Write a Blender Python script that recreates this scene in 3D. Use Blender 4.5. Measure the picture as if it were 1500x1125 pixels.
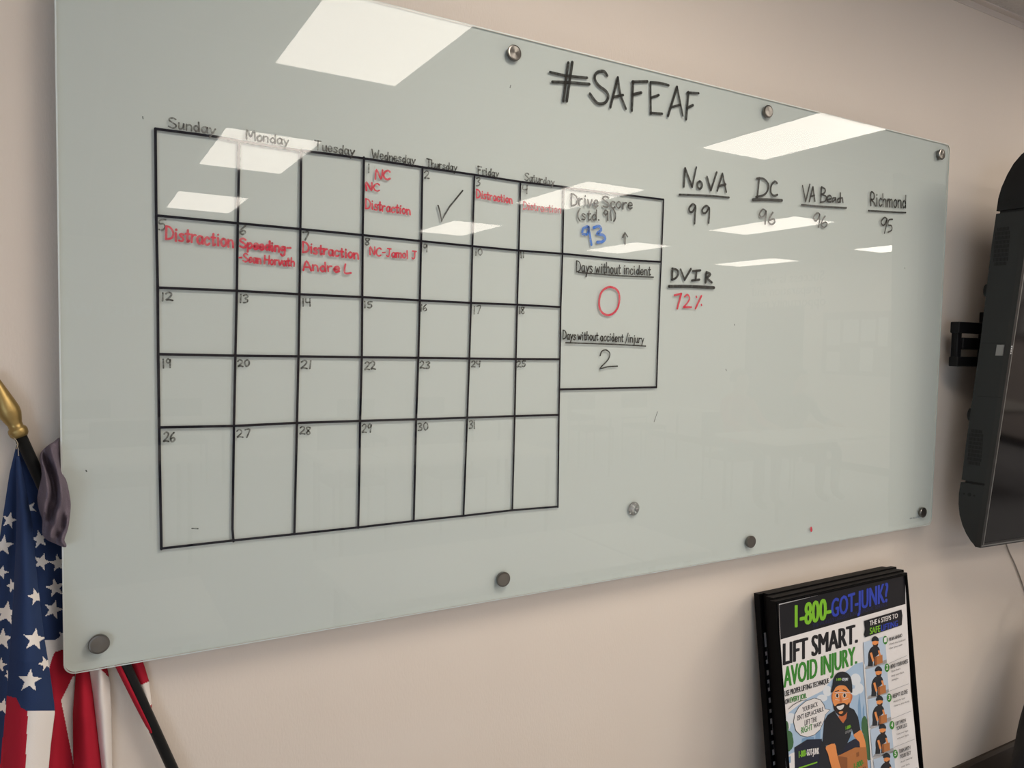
import bpy, bmesh, math, random
from mathutils import Vector, Matrix
from mathutils.geometry import tessellate_polygon
random.seed(7)
scene = bpy.context.scene
col = scene.collection
for o in list(bpy.data.objects): bpy.data.objects.remove(o)

# ------------------------------------------------------------------ camera
F, IMW, IMH = 1118.26, 1500.0, 1125.0
CAM = Vector((0.0175, -1.4917, 1.5861))
YAW, PITCH, ROLL = 0.523696, -0.054792, 0.01878
fwd = Vector((math.sin(YAW)*math.cos(PITCH), math.cos(YAW)*math.cos(PITCH), math.sin(PITCH)))
r0 = Vector((math.cos(YAW), -math.sin(YAW), 0)); u0 = r0.cross(fwd)
RT = r0*math.cos(ROLL) + u0*math.sin(ROLL); UP = -r0*math.sin(ROLL) + u0*math.cos(ROLL)
cd = bpy.data.cameras.new('camera'); cam = bpy.data.objects.new('camera', cd); col.objects.link(cam)
cd.sensor_width = 36.0; cd.lens = F*36.0/IMW; cd.clip_start = 0.02
cam.matrix_world = Matrix(((RT.x, UP.x, -fwd.x, CAM.x), (RT.y, UP.y, -fwd.y, CAM.y), (RT.z, UP.z, -fwd.z, CAM.z), (0, 0, 0, 1)))
scene.camera = cam

# ------------------------------------------------------------------ light and exposure
LAMP = 8.5            # radiance of the ceiling panels
LAMP_COL = (1.0, .905, .80)
SKY = 3.6
w = bpy.data.worlds.new('daylight'); scene.world = w; w.use_nodes = True
bg = w.node_tree.nodes['Background']; bg.inputs[0].default_value = (0.62, 0.80, 1.0, 1); bg.inputs[1].default_value = SKY
vs = scene.view_settings
vs.view_transform = 'Standard'; vs.look = 'None'; vs.gamma = 1; vs.use_curve_mapping = False; vs.exposure = 0.91
scene.cycles.max_bounces = 8; scene.cycles.diffuse_bounces = 5; scene.cycles.transparent_max_bounces = 12
scene.cycles.sample_clamp_indirect = 6.0; scene.cycles.caustics_reflective = False

# ------------------------------------------------------------------ helpers
def ray(x, y): return fwd + RT*((x-IMW/2)/F) + UP*((IMH/2-y)/F)
def at_y(x, y, Y=0.0):
    d = ray(x, y); return CAM + d*((Y-CAM.y)/d.y)
def at_plane(x, y, P, N):
    d = ray(x, y); return CAM + d*((P-CAM).dot(N)/d.dot(N))

def lin(c): return tuple(((v/255)/12.92 if v/255 <= 0.04045 else ((v/255+0.055)/1.055)**2.4) for v in c)
MATS = {}
def mat(name, rgb, rough=0.5, metal=0.0, spec=0.5, emit=0, bump=0, bscale=60, var=0, coat=0):
    if name in MATS: return MATS[name]
    m = bpy.data.materials.new(name); m.use_nodes = True; nt = m.node_tree; b = nt.nodes['Principled BSDF']
    b.inputs['Base Color'].default_value = (*rgb, 1); b.inputs['Roughness'].default_value = rough
    b.inputs['Metallic'].default_value = metal; b.inputs['Specular IOR Level'].default_value = spec
    if coat: b.inputs['Coat Weight'].default_value = coat; b.inputs['Coat Roughness'].default_value = 0.08
    if emit: b.inputs['Emission Color'].default_value = (*rgb, 1); b.inputs['Emission Strength'].default_value = emit
    if bump or var:
        tc = nt.nodes.new('ShaderNodeTexCoord'); nz = nt.nodes.new('ShaderNodeTexNoise'); nz.inputs['Scale'].default_value = bscale
        nz.inputs['Detail'].default_value = 4; nt.links.new(tc.outputs['Object'], nz.inputs['Vector'])
        if bump:
            bp = nt.nodes.new('ShaderNodeBump'); bp.inputs['Strength'].default_value = bump; bp.inputs['Distance'].default_value = 0.003
            nt.links.new(nz.outputs['Fac'], bp.inputs['Height']); nt.links.new(bp.outputs['Normal'], b.inputs['Normal'])
        if var:
            rp = nt.nodes.new('ShaderNodeValToRGB'); rp.color_ramp.elements[0].position = 0.3; rp.color_ramp.elements[1].position = 0.7
            rp.color_ramp.elements[0].color = (*[v*(1-var) for v in rgb], 1); rp.color_ramp.elements[1].color = (*[min(1, v*(1+var)) for v in rgb], 1)
            nt.links.new(nz.outputs['Fac'], rp.inputs['Fac']); nt.links.new(rp.outputs['Color'], b.inputs['Base Color'])
    MATS[name] = m; return m

def ink_mat(name, rgb, alpha=0.95, patchy=0.0, rough=0.13):
    """dry marker film: an opaque pigment with small gaps where the pen skipped"""
    m = bpy.data.materials.new(name); m.use_nodes = True; nt = m.node_tree; b = nt.nodes['Principled BSDF']
    b.inputs['Base Color'].default_value = (*rgb, 1); b.inputs['Roughness'].default_value = rough
    tc = nt.nodes.new('ShaderNodeTexCoord'); nz = nt.nodes.new('ShaderNodeTexNoise'); nz.inputs['Scale'].default_value = 160
    nz.inputs['Detail'].default_value = 3; nt.links.new(tc.outputs['Object'], nz.inputs['Vector'])
    mr = nt.nodes.new('ShaderNodeMapRange'); mr.inputs[1].default_value = 0.38; mr.inputs[2].default_value = 0.62
    mr.inputs[3].default_value = alpha-patchy; mr.inputs[4].default_value = alpha
    nt.links.new(nz.outputs['Fac'], mr.inputs[0]); nt.links.new(mr.outputs[0], b.inputs['Alpha'])
    return m

def obj(name, verts, faces, mats, parent=None, fm=None, smooth=False):
    me = bpy.data.meshes.new(name); me.from_pydata([tuple(v) for v in verts], [], faces)
    for m in (mats if isinstance(mats, (list, tuple)) else [mats]): me.materials.append(m)
    if fm: me.polygons.foreach_set('material_index', fm)
    if smooth: me.polygons.foreach_set('use_smooth', [True]*len(me.polygons))
    me.update()
    o = bpy.data.objects.new(name, me); col.objects.link(o)
    if parent: attach(o, parent)
    return o
def attach(o, parent):
    o.parent = parent; o.matrix_parent_inverse = (Matrix.Translation(parent.location) @ parent.rotation_euler.to_matrix().to_4x4()).inverted()
def tag(o, label=None, cat=None, group=None, kind=None):
    for k, v in (('label', label), ('category', cat), ('group', group), ('kind', kind)):
        if v: o[k] = v
    return o
def empty(name, loc, label=None, cat=None, group=None):
    o = bpy.data.objects.new(name, None); o.location = loc; o.empty_display_size = 0.05; col.objects.link(o)
    return tag(o, label, cat, group)

class MB:
    """collects shapes for one mesh"""
    def __init__(s): s.v = []; s.f = []; s.m = []
    def add(s, v, f, mi=0):
        n = len(s.v); s.v += [Vector(p) for p in v]; s.f += [tuple(i+n for i in q) for q in f]; s.m += [mi]*len(f); return s
    def box(s, a, b, mi=0, bev=0.0):
        a, b = Vector([min(p, q) for p, q in zip(a, b)]), Vector([max(p, q) for p, q in zip(a, b)])
        if bev:
            bm = bmesh.new(); bmesh.ops.create_cube(bm, size=1, matrix=Matrix.Translation((a+b)/2) @ Matrix.Diagonal((*(b-a), 1)))
            bmesh.ops.bevel(bm, geom=bm.edges[:], offset=bev, segments=2, affect='EDGES', profile=0.5)
            bm.verts.index_update(); s.add([v.co.copy() for v in bm.verts], [tuple(v.index for v in f.verts) for f in bm.faces], mi); bm.free(); return s
        v = [(x, y, z) for x in (a.x, b.x) for y in (a.y, b.y) for z in (a.z, b.z)]
        return s.add(v, [(0, 1, 3, 2), (4, 6, 7, 5), (0, 4, 5, 1), (2, 3, 7, 6), (0, 2, 6, 4), (1, 5, 7, 3)], mi)
    def tube(s, pts, rad, n=16, mi=0, cap=True):
        pts = [Vector(p) for p in pts]; rad = rad if isinstance(rad, (list, tuple)) else [rad]*len(pts); vs_, fs = [], []
        for i, p in enumerate(pts):
            t = (pts[min(i+1, len(pts)-1)]-pts[max(i-1, 0)]).normalized()
            a = t.cross(Vector((0, 0, 1)) if abs(t.z) < .9 else Vector((0, 1, 0))).normalized(); b = t.cross(a)
            for k in range(n): vs_.append(p+(a*math.cos(2*math.pi*k/n)+b*math.sin(2*math.pi*k/n))*rad[i])
        for i in range(len(pts)-1):
            for k in range(n): fs.append((i*n+k, i*n+(k+1) % n, (i+1)*n+(k+1) % n, (i+1)*n+k))
        if cap: fs += [tuple(range(n))[::-1], tuple(range((len(pts)-1)*n, len(pts)*n))]
        return s.add(vs_, fs, mi)
    def prism(s, prof, vec, mi=0):
        """closed outline swept along vec"""
        n = len(prof); prof = [Vector(p) for p in prof]; vec = Vector(vec)
        tri = tessellate_polygon([prof])
        s.add(prof+[p+vec for p in prof], [tuple(t) for t in tri]+[tuple(i+n for i in t[::-1]) for t in tri]+[(i, (i+1) % n, (i+1) % n+n, i+n) for i in range(n)], mi); return s
    def build(s, name, mats, parent=None, smooth=False):
        o = obj(name, s.v, s.f, mats, parent, s.m, smooth)
        bm = bmesh.new(); bm.from_mesh(o.data); bmesh.ops.recalc_face_normals(bm, faces=bm.faces); bm.to_mesh(o.data); bm.free(); return o

def catmull(P, k=5):
    if len(P) < 3: return [Vector(p) for p in P]
    P = [Vector(p) for p in P]; closed = (P[0]-P[-1]).length < 1e-6; out = []
    for i in range(len(P)-1):
        a = P[i-1] if i else (P[-2] if closed else P[0]); d = P[i+2] if i+2 < len(P) else (P[1] if closed else P[-1]); b, c = P[i], P[i+1]
        for j in range(k):
            t = j/k; out.append(0.5*((2*b)+(c-a)*t+(2*a-5*b+4*c-d)*t*t+(3*b-a-3*c+d)*t**3))
    out.append(P[-1]); return out

# ------------------------------------------------------------------ room shell
def wall_mat(name, rgb, bump):
    m = bpy.data.materials.new(name); m.use_nodes = True; nt = m.node_tree; b = nt.nodes['Principled BSDF']
    b.inputs['Roughness'].default_value = 0.55; b.inputs['Specular IOR Level'].default_value = 0.25
    tc = nt.nodes.new('ShaderNodeTexCoord'); mp = nt.nodes.new('ShaderNodeMapping'); mp.inputs['Scale'].default_value = (1, 1, 0.35)
    nt.links.new(tc.outputs['Object'], mp.inputs['Vector'])
    n1 = nt.nodes.new('ShaderNodeTexNoise'); n1.inputs['Scale'].default_value = 260; n1.inputs['Detail'].default_value = 3
    n2 = nt.nodes.new('ShaderNodeTexNoise'); n2.inputs['Scale'].default_value = 3; n2.inputs['Detail'].default_value = 2
    for n in (n1, n2): nt.links.new(mp.outputs[0], n.inputs['Vector'])
    bp = nt.nodes.new('ShaderNodeBump'); bp.inputs['Strength'].default_value = bump; bp.inputs['Distance'].default_value = 0.001
    nt.links.new(n1.outputs['Fac'], bp.inputs['Height']); nt.links.new(bp.outputs[0], b.inputs['Normal'])
    rp = nt.nodes.new('ShaderNodeValToRGB'); rp.color_ramp.elements[0].color = (*[v*.97 for v in rgb], 1); rp.color_ramp.elements[1].color = (*[v*1.03 for v in rgb], 1)
    nt.links.new(n2.outputs['Fac'], rp.inputs[0]); nt.links.new(rp.outputs[0], b.inputs['Base Color']); return m
WALL = wall_mat('beige_wall_paint', (0.725, 0.64, 0.56), 0.35)
WALL2 = wall_mat('pale_wall_paint', (0.72, 0.63, 0.575), 0.2)
CEIL = mat('ceiling_tile', (0.52, 0.485, 0.45), 0.9, bump=0.8, bscale=120, var=0.06)
CARPET = mat('pale_floor', (.40, .41, .43), 0.6, bump=0.1, bscale=300, var=0.08)
BASE = mat('dark_brown_base', (0.045, 0.032, 0.022), 0.5)
X0, X1, Y0, ZC = -3.2, 8.8, -9.0, 2.74
def struct(o): o['kind'] = 'structure'; return o
struct(MB().box((X0-.1, 0, 0), (X1+.1, .1, ZC)).build('wall_front', WALL))
struct(MB().box((X1, Y0, 0), (X1+.1, 0, ZC)).build('wall_right', WALL2))
struct(MB().box((X0-.1, Y0-.1, 0), (X1+.1, Y0, ZC)).build('wall_back', WALL2))
WY0, WY1, WZ0, WZ1 = -8.2, -4.2, 0.12, 1.75
struct(MB().box((X0-.1, Y0, 0), (X0, WY0, ZC)).box((X0-.1, WY1, 0), (X0, 0, ZC)).box((X0-.1, WY0, 0), (X0, WY1, WZ0)).box((X0-.1, WY0, WZ1), (X0, WY1, ZC)).build('wall_left', WALL2))
fr = MB()
for y in (WY0, (WY0+WY1)/2-.025, WY1-.05): fr.box((X0-.08, y, WZ0), (X0-.02, y+.05, WZ1))
for z in (WZ0, WZ1-.05): fr.box((X0-.08, WY0, z), (X0-.02, WY1, z+.05))
struct(fr.build('window_1', mat('white_frame', (.8, .8, .8), .4)))
struct(MB().box((X0-.1, Y0-.1, -.1), (X1+.1, .1, 0)).build('floor', CARPET))
struct(MB().box((X0-.1, Y0-.1, ZC), (X1+.1, .1, ZC+.1)).build('ceiling', CEIL))
struct(MB().prism([(X0, 0, 0), (X0, -.012, 0), (X0, -.012, .088), (X0, -.006, .1), (X0, 0, .102)], (X1-X0, 0, 0)).build('baseboard_front', BASE))
struct(MB().box((X1-.012, Y0, 0), (X1, -6.85, .1)).box((X1-.012, -5.7, 0), (X1, -.012, .1)).build('baseboard_right', BASE))
struct(MB().prism([(X0, 0, ZC), (X0, -.022, ZC), (X0, -.022, ZC-.004), (X0, -.002, ZC-.004), (X0, -.002, ZC-.024), (X0, 0, ZC-.024)], (X1-X0, 0, 0)).build('trim_1', mat('white_angle', (.62, .55, .49), .5)))
# ceiling grid bars
g = MB()
x = 0.765-.61*6
while x < X1:
    if x > X0: g.box((x-.012, Y0, ZC-.003), (x+.012, -.02, ZC+.001))
    x += .61
y = -.72
while y > Y0:
    g.box((X0, y-.012, ZC-.003), (X1, y+.012, ZC+.001)); y -= 1.07
struct(g.build('trim_2', mat('white_angle', (.62, .55, .49), .5)))

# ------------------------------------------------------------------ ceiling lights (their reflections show in the glass)
DIFF = bpy.data.materials.new('lit_diffuser'); DIFF.use_nodes = True
_nt = DIFF.node_tree; _nt.nodes.clear(); _e = _nt.nodes.new('ShaderNodeEmission'); _o = _nt.nodes.new('ShaderNodeOutputMaterial')
_e.inputs[0].default_value = (*LAMP_COL, 1); _e.inputs[1].default_value = LAMP; _nt.links.new(_e.outputs[0], _o.inputs[0])
FRW = mat('white_enamel', (.75, .75, .73), .4)
def ceiling_light(x0, x1, y0, y1, label):
    t = empty('ceiling_light', ((x0+x1)/2, (y0+y1)/2, ZC), label, 'ceiling light', 'recessed ceiling light panels')
    f = MB(); z0, z1, k = ZC-.012, ZC-.003, .03
    f.box((x0-k, y0-k, z0), (x0, y1+k, z1)).box((x1, y0-k, z0), (x1+k, y1+k, z1)).box((x0, y0-k, z0), (x1, y0, z1)).box((x0, y1, z0), (x1, y1+k, z1))
    f.build('frame', FRW, t)
    obj('diffuser', [(x0, y0, z0+.003), (x1, y0, z0+.003), (x1, y1, z0+.003), (x0, y1, z0+.003)], [(0, 3, 2, 1)], DIFF, t)
A = [(.765, 1.295), (3.185, 3.71), (5.50, 6.04), (7.84, 8.37), (-1.655, -1.125)]
B = [(-1.93, -.88), (-4.12, -3.08), (-6.14, -5.22)]
names = [['in front of the hashtag end of the whiteboard', 'second back from the calendar side', 'furthest back on the calendar side'],
         ['near the display, closest to the whiteboard wall', 'second back from the display', 'third back from the display'],
         ['nearest the front wall beyond the display', 'midway along the right of the room', 'further back right of the display row'],
         ['closest to the front wall in the row by the door wall', 'second of the row by the door wall', 'near the door, deepest of its row'],
         ['by the window, closest to the front wall', 'by the middle of the window', 'past the far end of the window']]
ADJ = {(2, 1): (-4.27, -3.22), (2, 2): (-6.38, -5.40), (3, 1): (-4.36, -3.90+.6), (3, 2): (-6.57, -5.52), (1, 0): (-1.96, -.9), (1, 2): (-6.15, -5.24)}
SKIP = {(3, 0), (2, 0), (4, 0), (4, 1)}
for i, (a, b) in enumerate(A):
    for j, (c, d) in enumerate(B):
        if (i, j) in SKIP: continue
        c, d = ADJ.get((i, j), (c, d))
        ceiling_light(a, b, c, d, 'rectangular white ceiling light panel ' + names[i][j])

# ------------------------------------------------------------------ glass whiteboard
YB = -0.05; BW, BH, BZ = 2.4385, 1.2192, 1.018
board = empty('whiteboard', (BW/2, 0, BZ), 'large frosted white glass whiteboard with hand drawn calendar mounted on wall', 'whiteboard')
def rounded(x0, z0, x1, z1, r, n=6):
    P = []
    for cx, cz, a in ((x1-r, z0+r, -90), (x1-r, z1-r, 0), (x0+r, z1-r, 90), (x0+r, z0+r, 180)):
        for k in range(n+1):
            t = math.radians(a+90*k/n); P.append((cx+r*math.cos(t), cz+r*math.sin(t)))
    return P
outl = rounded(0, BZ, BW, BZ+BH, .018)
MB().prism([(x, YB+.005, z) for x, z in [(.0015+(x*(BW-.003)/BW), BZ+.0015+(z-BZ)*(BH-.003)/BH) for x, z in outl]], (0, .0015, 0)).build('backing', mat('board_backing', (.585, .61, .585), .6, spec=.2), board)
GL = bpy.data.materials.new('clear_glass'); GL.use_nodes = True; nt = GL.node_tree; nt.nodes.clear()
out = nt.nodes.new('ShaderNodeOutputMaterial'); tr = nt.nodes.new('ShaderNodeBsdfTransparent'); gs = nt.nodes.new('ShaderNodeBsdfGlossy'); mx = nt.nodes.new('ShaderNodeMixShader')
tr.inputs[0].default_value = (.955, .975, .965, 1); gs.inputs['Roughness'].default_value = 0.0
ge = nt.nodes.new('ShaderNodeNewGeometry'); dt = nt.nodes.new('ShaderNodeVectorMath'); dt.operation = 'DOT_PRODUCT'
nt.links.new(ge.outputs['Normal'], dt.inputs[0]); nt.links.new(ge.outputs['Incoming'], dt.inputs[1])
def mth(op, a, b=None):
    n = nt.nodes.new('ShaderNodeMath'); n.operation = op
    for i, v in enumerate((a, b)):
        if v is None: continue
        if isinstance(v, (int, float)): n.inputs[i].default_value = v
        else: nt.links.new(v, n.inputs[i])
    return n.outputs[0]
c1 = mth('SUBTRACT', 1.0, mth('ABSOLUTE', dt.outputs['Value'])); fz = mth('ADD', mth('MULTIPLY', mth('POWER', c1, 4.5), .966), .034)
nt.links.new(fz, mx.inputs[0]); nt.links.new(tr.outputs[0], mx.inputs[1]); nt.links.new(gs.outputs[0], mx.inputs[2]); nt.links.new(mx.outputs[0], out.inputs[0])
EDGE = mat('polished_glass_edge', (.76, .81, .78), .35)
gp = MB(); n = len(outl); ins = rounded(.0026, BZ+.0026, BW-.0026, BZ+BH-.0026, .0155)
gp.add([(x, YB, z) for x, z in ins], [tuple(range(n))[::1]], 0)
gp.add([(x, YB, z) for x, z in ins]+[(x, YB+.0012, z) for x, z in outl]+[(x, YB+.0048, z) for x, z in outl],
       [(i, (i+1) % n, n+(i+1) % n, n+i) for i in range(n)]+[(n+i, n+(i+1) % n, 2*n+(i+1) % n, 2*n+i) for i in range(n)], 1)
gp.build('glass_panel', [GL, EDGE], board)

STEEL = bpy.data.materials.new('brushed_steel'); STEEL.use_nodes = True
_b = STEEL.node_tree.nodes['Principled BSDF']; _b.inputs['Metallic'].default_value = 1; _b.inputs['Roughness'].default_value = .28
_b.inputs['Base Color'].default_value = (.19, .18, .165, 1); _b.inputs['Anisotropic'].default_value = .7
_t = STEEL.node_tree.nodes.new('ShaderNodeTangent'); _t.direction_type = 'RADIAL'; _t.axis = 'Y'; STEEL.node_tree.links.new(_t.outputs[0], _b.inputs['Tangent'])
def lathe_y(prof, n=28):
    m = MB(); v = []; f = []
    for (yy, r) in prof:
        for k in range(n): v.append((r*math.cos(2*math.pi*k/n), yy, r*math.sin(2*math.pi*k/n)))
    for i in range(len(prof)-1):
        for k in range(n): f.append((i*n+k, (i+1)*n+k, (i+1)*n+(k+1) % n, i*n+(k+1) % n))
    f.append(tuple(range(n))); f.append(tuple(range((len(prof)-1)*n, len(prof)*n))[::-1]); return m.add(v, f)
pegs = [(145, 944), (738, 849), (1101, 794), (1353, 751), None, (754, 77), (1126, 163), (1380, 226)]
pm = None
for q in pegs:
    P = at_y(q[0], q[1], YB-.008) if q else Vector((.052, YB-.008, 2.199))
    if pm is None:
        o = lathe_y([(YB+.0055, .006), (YB-.0005, .006), (YB-.0005, .0155), (YB-.0075, .0165), (YB-.009, .0155), (YB-.0095, .013)]).build('standoff', STEEL)
        pm = o
    else:
        o = pm.copy(); col.objects.link(o)
    o.location = (P.x, 0, P.z); attach(o, board)
    b2 = lathe_y([(-.0015, .008), (YB+.0066, .008)]).build('standoff_barrel', STEEL, None); b2.location = (P.x, 0, P.z); b2.parent = o; b2.matrix_parent_inverse = Matrix.Identity(4); b2.location = (0, 0, 0)

# ------------------------------------------------------------------ marker strokes
GLY = {}
for line in '''A 7 0,0 3.5,10 7,0|1.4,3.6 5.6,3.6
B 6 0,0 0,10 3.5,9.6 5,8 3.5,5.6 0,5.3|3.5,5.6 6,3.5 5,.7 0,0
C 7 6.5,8.6 4.5,10 1.5,8.5 0,5 1.3,1.3 4,0 6.5,1.2
D 6.5 0,0 .3,10|0,10 3.5,9.5 6.3,6 5,1.5 0,0
E 6 6,10 0,10 0,0 6,0|0,5.3 4.5,5.3
F 6 0,0 0,10|0,10 6,10|0,5.5 4,5.6
H 7 0,0 .3,10|6.5,0 6.5,10|.3,5 6.5,5
J 6 1,10 6,10|4,10 4,2 2.5,0 .5,1
L 5.5 0,10 0,0 5.5,.3
M 8.5 0,0 .8,10 4,3 7.5,10 8.3,0
N 7 0,0 .4,10 5.8,.2 6.8,10
R 6.5 0,0 .2,10 4,9.8 5.3,7.5 3.5,5 .3,4.8 5,2.2 6.5,0
S 6.5 6.3,8.8 4,10 1,9 .8,7 3.5,5.3 6,3.4 5.6,1 3,0 0,1.2
T 7 0,10 7,9.8|3.5,10 3.3,0
V 7 0,10 3.3,0 7,10
W 9.5 0,10 2.2,0 4.7,7 7,0 9.5,10
a 5 4.5,5 2.5,6 .4,4 .6,1 2.4,0 4.3,2 4.6,5.6|4.6,5.6 4.5,1 5.2,0
b 5 .2,10 .2,0|.2,3.5 2.5,6 4.8,3.5 3,.3 .2,.5
c 4.6 4.4,5 2.4,6 .4,3.5 1,.6 3,0 4.6,1.2
d 5.2 4.5,3.5 2.5,5.8 .4,3 2,0 4.5,2|4.8,10 4.7,0
e 4.8 .4,3 4.4,3.6 3.4,6 1.2,5.5 .3,2.4 2,0 4.6,1.2
g 5 4.5,5 2.5,6 .4,4 1.5,1.6 4.4,3.5|4.6,6 4.4,-2.5 2,-4 .4,-2.6
h 5 .2,10 .2,0|.2,4 2.6,6 4.4,4.5 4.5,0
i 2 .8,6 .9,0|.9,8.3 1,8.8
j 2.6 2,6 1.8,-2.6 0,-3.6|2,8.3 2.1,8.8
l 2 .8,10 .9,0
m 7.5 .2,6 .3,0|.3,4.4 2,6 3.4,5 3.4,0|3.4,4.4 5.2,6 6.8,5 7,0
n 5 .2,6 .3,0|.3,4.2 2.4,6 4.3,4.8 4.6,0
o 4.8 2.4,6 .3,4 .8,.8 2.6,0 4.5,2 4.3,5 2.4,6
p 5 .2,6 .2,-4|.2,3.6 2.6,6 4.7,3.6 2.8,.4 .2,1
r 4 .2,6 .4,0|.4,3.6 2,5.8 3.8,5.8
s 4.2 4,5.2 2.2,6 .6,5 2.2,3.4 3.9,2 3,.2 .2,.6
t 3.8 1.8,9 1.7,1 2.4,0 3.6,.8|0,6 3.6,6.1
u 5 .2,6 .5,1.2 2,0 4,1.8 4.4,6|4.4,6 4.5,1 5.1,0
v 4.8 .2,6 2.3,0 4.6,6
w 7 .2,6 1.8,.2 3.4,5 5,.2 6.6,6
y 5 .2,6 2.4,1.4|4.8,6 2.6,.6 .8,-4
0 5.4 2.7,10 .4,7 .8,2 2.8,0 5,3 4.8,8 2.7,10
1 2.4 1.2,10 1.2,0
2 5.6 .2,8 2.4,10 4.8,8.4 4,5 .2,.2 2.6,.6 5.6,0
3 5.2 .2,9 3,10 4.8,8 2.2,5.4 4.8,3.6 4,.8 .4,.3
4 5.2 .4,10 .4,5.4 4.2,5|4.6,10 4.3,0
5 5.6 5.4,10 1.2,9.6 .8,6 3.6,6 4.6,3 2.8,.2 .2,1
6 5.2 4.4,10 1,6 .5,2 2.4,0 4.8,2 3.4,4.8 .8,3
7 5 .2,9.6 4.8,10 2.2,0
8 5 4.4,9 1.4,9.6 .8,7.4 4.4,2.4 2.6,0 .6,2.2 4.4,7.6 4.4,9
9 5 4.4,8 2.4,10 .4,7.6 2,5.2 4.4,7.4|4.5,9 4.1,0
( 3 2.6,11 .6,7 .6,2 2.8,-1
) 3 .4,11 2.2,7 2,2 .2,-1
. 1.6 .6,.2 1,0
- 4.4 .4,4.6 4,5
/ 4 0,-2 4,11'''.split('\n'):
    k, wd, rest = line.split(' ', 2)
    GLY[k] = (float(wd), [[tuple(map(float, p.split(','))) for p in s.split(' ')] for s in rest.split('|')])

def script(txt, P0, P1, h0, h1=None, up=(0.0, -1.0), jit=.35, gap=1.5):
    """handwriting between two points, returned as strokes"""
    h1 = h1 or h0; rnd = random.Random(txt+str(P0)); cur = 0; glyphs = []
    for ch in txt:
        if ch == ' ': cur += 3.4; continue
        wd, st = GLY[ch]; glyphs.append((cur, st)); cur += wd+gap
    tot = cur-gap; res = []
    for x0, st in glyphs:
        dy = rnd.uniform(-jit, jit); sk = rnd.uniform(-.05, .09)
        for s in st:
            q = []
            for (x, y) in s:
                u = (x0+x+sk*y+rnd.uniform(-jit, jit)*.35)/tot; v = (y+dy+rnd.uniform(-jit, jit)*.35)/10*(h0+(h1-h0)*u)
                q.append((P0[0]+(P1[0]-P0[0])*u+up[0]*v, P0[1]+(P1[1]-P0[1])*u+up[1]*v))
            res.append(q)
    return res
def stroke_mesh(mb, pts, wd, yy):
    """flat film of ink along board points (x, z)"""
    pts = [Vector(p) for p in pts]; n = len(pts); L = []; R = []
    for i, p in enumerate(pts):
        t = pts[min(i+1, n-1)]-pts[max(i-1, 0)]
        t = t.normalized() if t.length > 1e-9 else Vector((1, 0)); q = Vector((-t.y, t.x))*wd/2; L.append(p+q); R.append(p-q)
    v = [(a.x, yy, a.y) for a in L]+[(a.x, yy, a.y) for a in R]
    mb.add(v, [(i, i+1, n+i+1, n+i) for i in range(n-1)])
    for p in (pts[0], pts[-1]):
        k = 8; mb.add([(p.x+wd/2*math.cos(2*math.pi*j/k), yy+.000006, p.y+wd/2*math.sin(2*math.pi*j/k)) for j in range(k)], [tuple(range(k))])
INKL = [YB-.0003]
def ink(name, strokes, wd, m, label=None, smooth=True, layer=1, wob=.12):
    mb = MB(); rnd = random.Random(name+str(strokes[0][0]))
    for s in strokes:
        s2 = catmull(s, 4) if smooth else [Vector(p) for p in s]
        b = [at_y(p[0], p[1], YB) for p in s2]
        stroke_mesh(mb, [(p.x, p.z) for p in b], .88*wd*(1+rnd.uniform(-wob, wob)), YB-.0002*layer-.00001*rnd.random())
    o = obj(name, mb.v, mb.f, m, board)
    if label: o['label'] = label
    return o
TAPE = mat('black_grid_line', (.008, .008, .013), .03)
BLK = ink_mat('black_marker', (.022, .022, .02), .96, .14); GRY = ink_mat('thin_black_marker', (.035, .035, .03), .88, .45)
RED = ink_mat('red_marker', (.60, .022, .055), .93, .28); RDT = ink_mat('faint_red_marker', (.60, .035, .07), .80, .40); BLU = ink_mat('blue_marker', (.015, .14, .55), .88, .3)

V = [[(227.6, 188.4), (228.8, 315.6), (231, 421), (231.7, 518.8), (233, 610), (233.9, 677), (236.4, 804.5)],
 [(350.5, 205.7), (350, 246), (348.3, 327), (346.9, 425.6), (344.8, 521), (342.7, 624), (340.5, 775), (342, 793)],
 [(441.2, 219.6), (440, 334.8), (438.7, 431), (437.2, 522), (435, 620), (431.2, 782.6)],
 [(533, 230.6), (531.3, 344.6), (530.7, 435.2), (530, 523.3), (527.5, 616.5), (526.4, 691.7), (524.7, 773.2)],
 [(618.8, 244.7), (616.9, 353.2), (615, 440), (612.8, 524), (609.6, 614.6), (606, 763.2)],
 [(694.9, 256), (692, 360.9), (690, 443.9), (687.5, 525.2), (684.4, 611.8), (678.9, 755.7)],
 [(762.3, 266.3), (759.9, 367), (757.6, 446), (755.7, 525.9), (754, 609.5), (750.4, 747.4)],
 [(825.9, 274), (824, 372.4), (821.3, 450), (820.2, 525.9), (818.7, 608.2), (817.2, 742.8)],
 [(972.1, 292.3), (968.5, 384), (966, 440), (961.6, 567.6)]]
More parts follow.
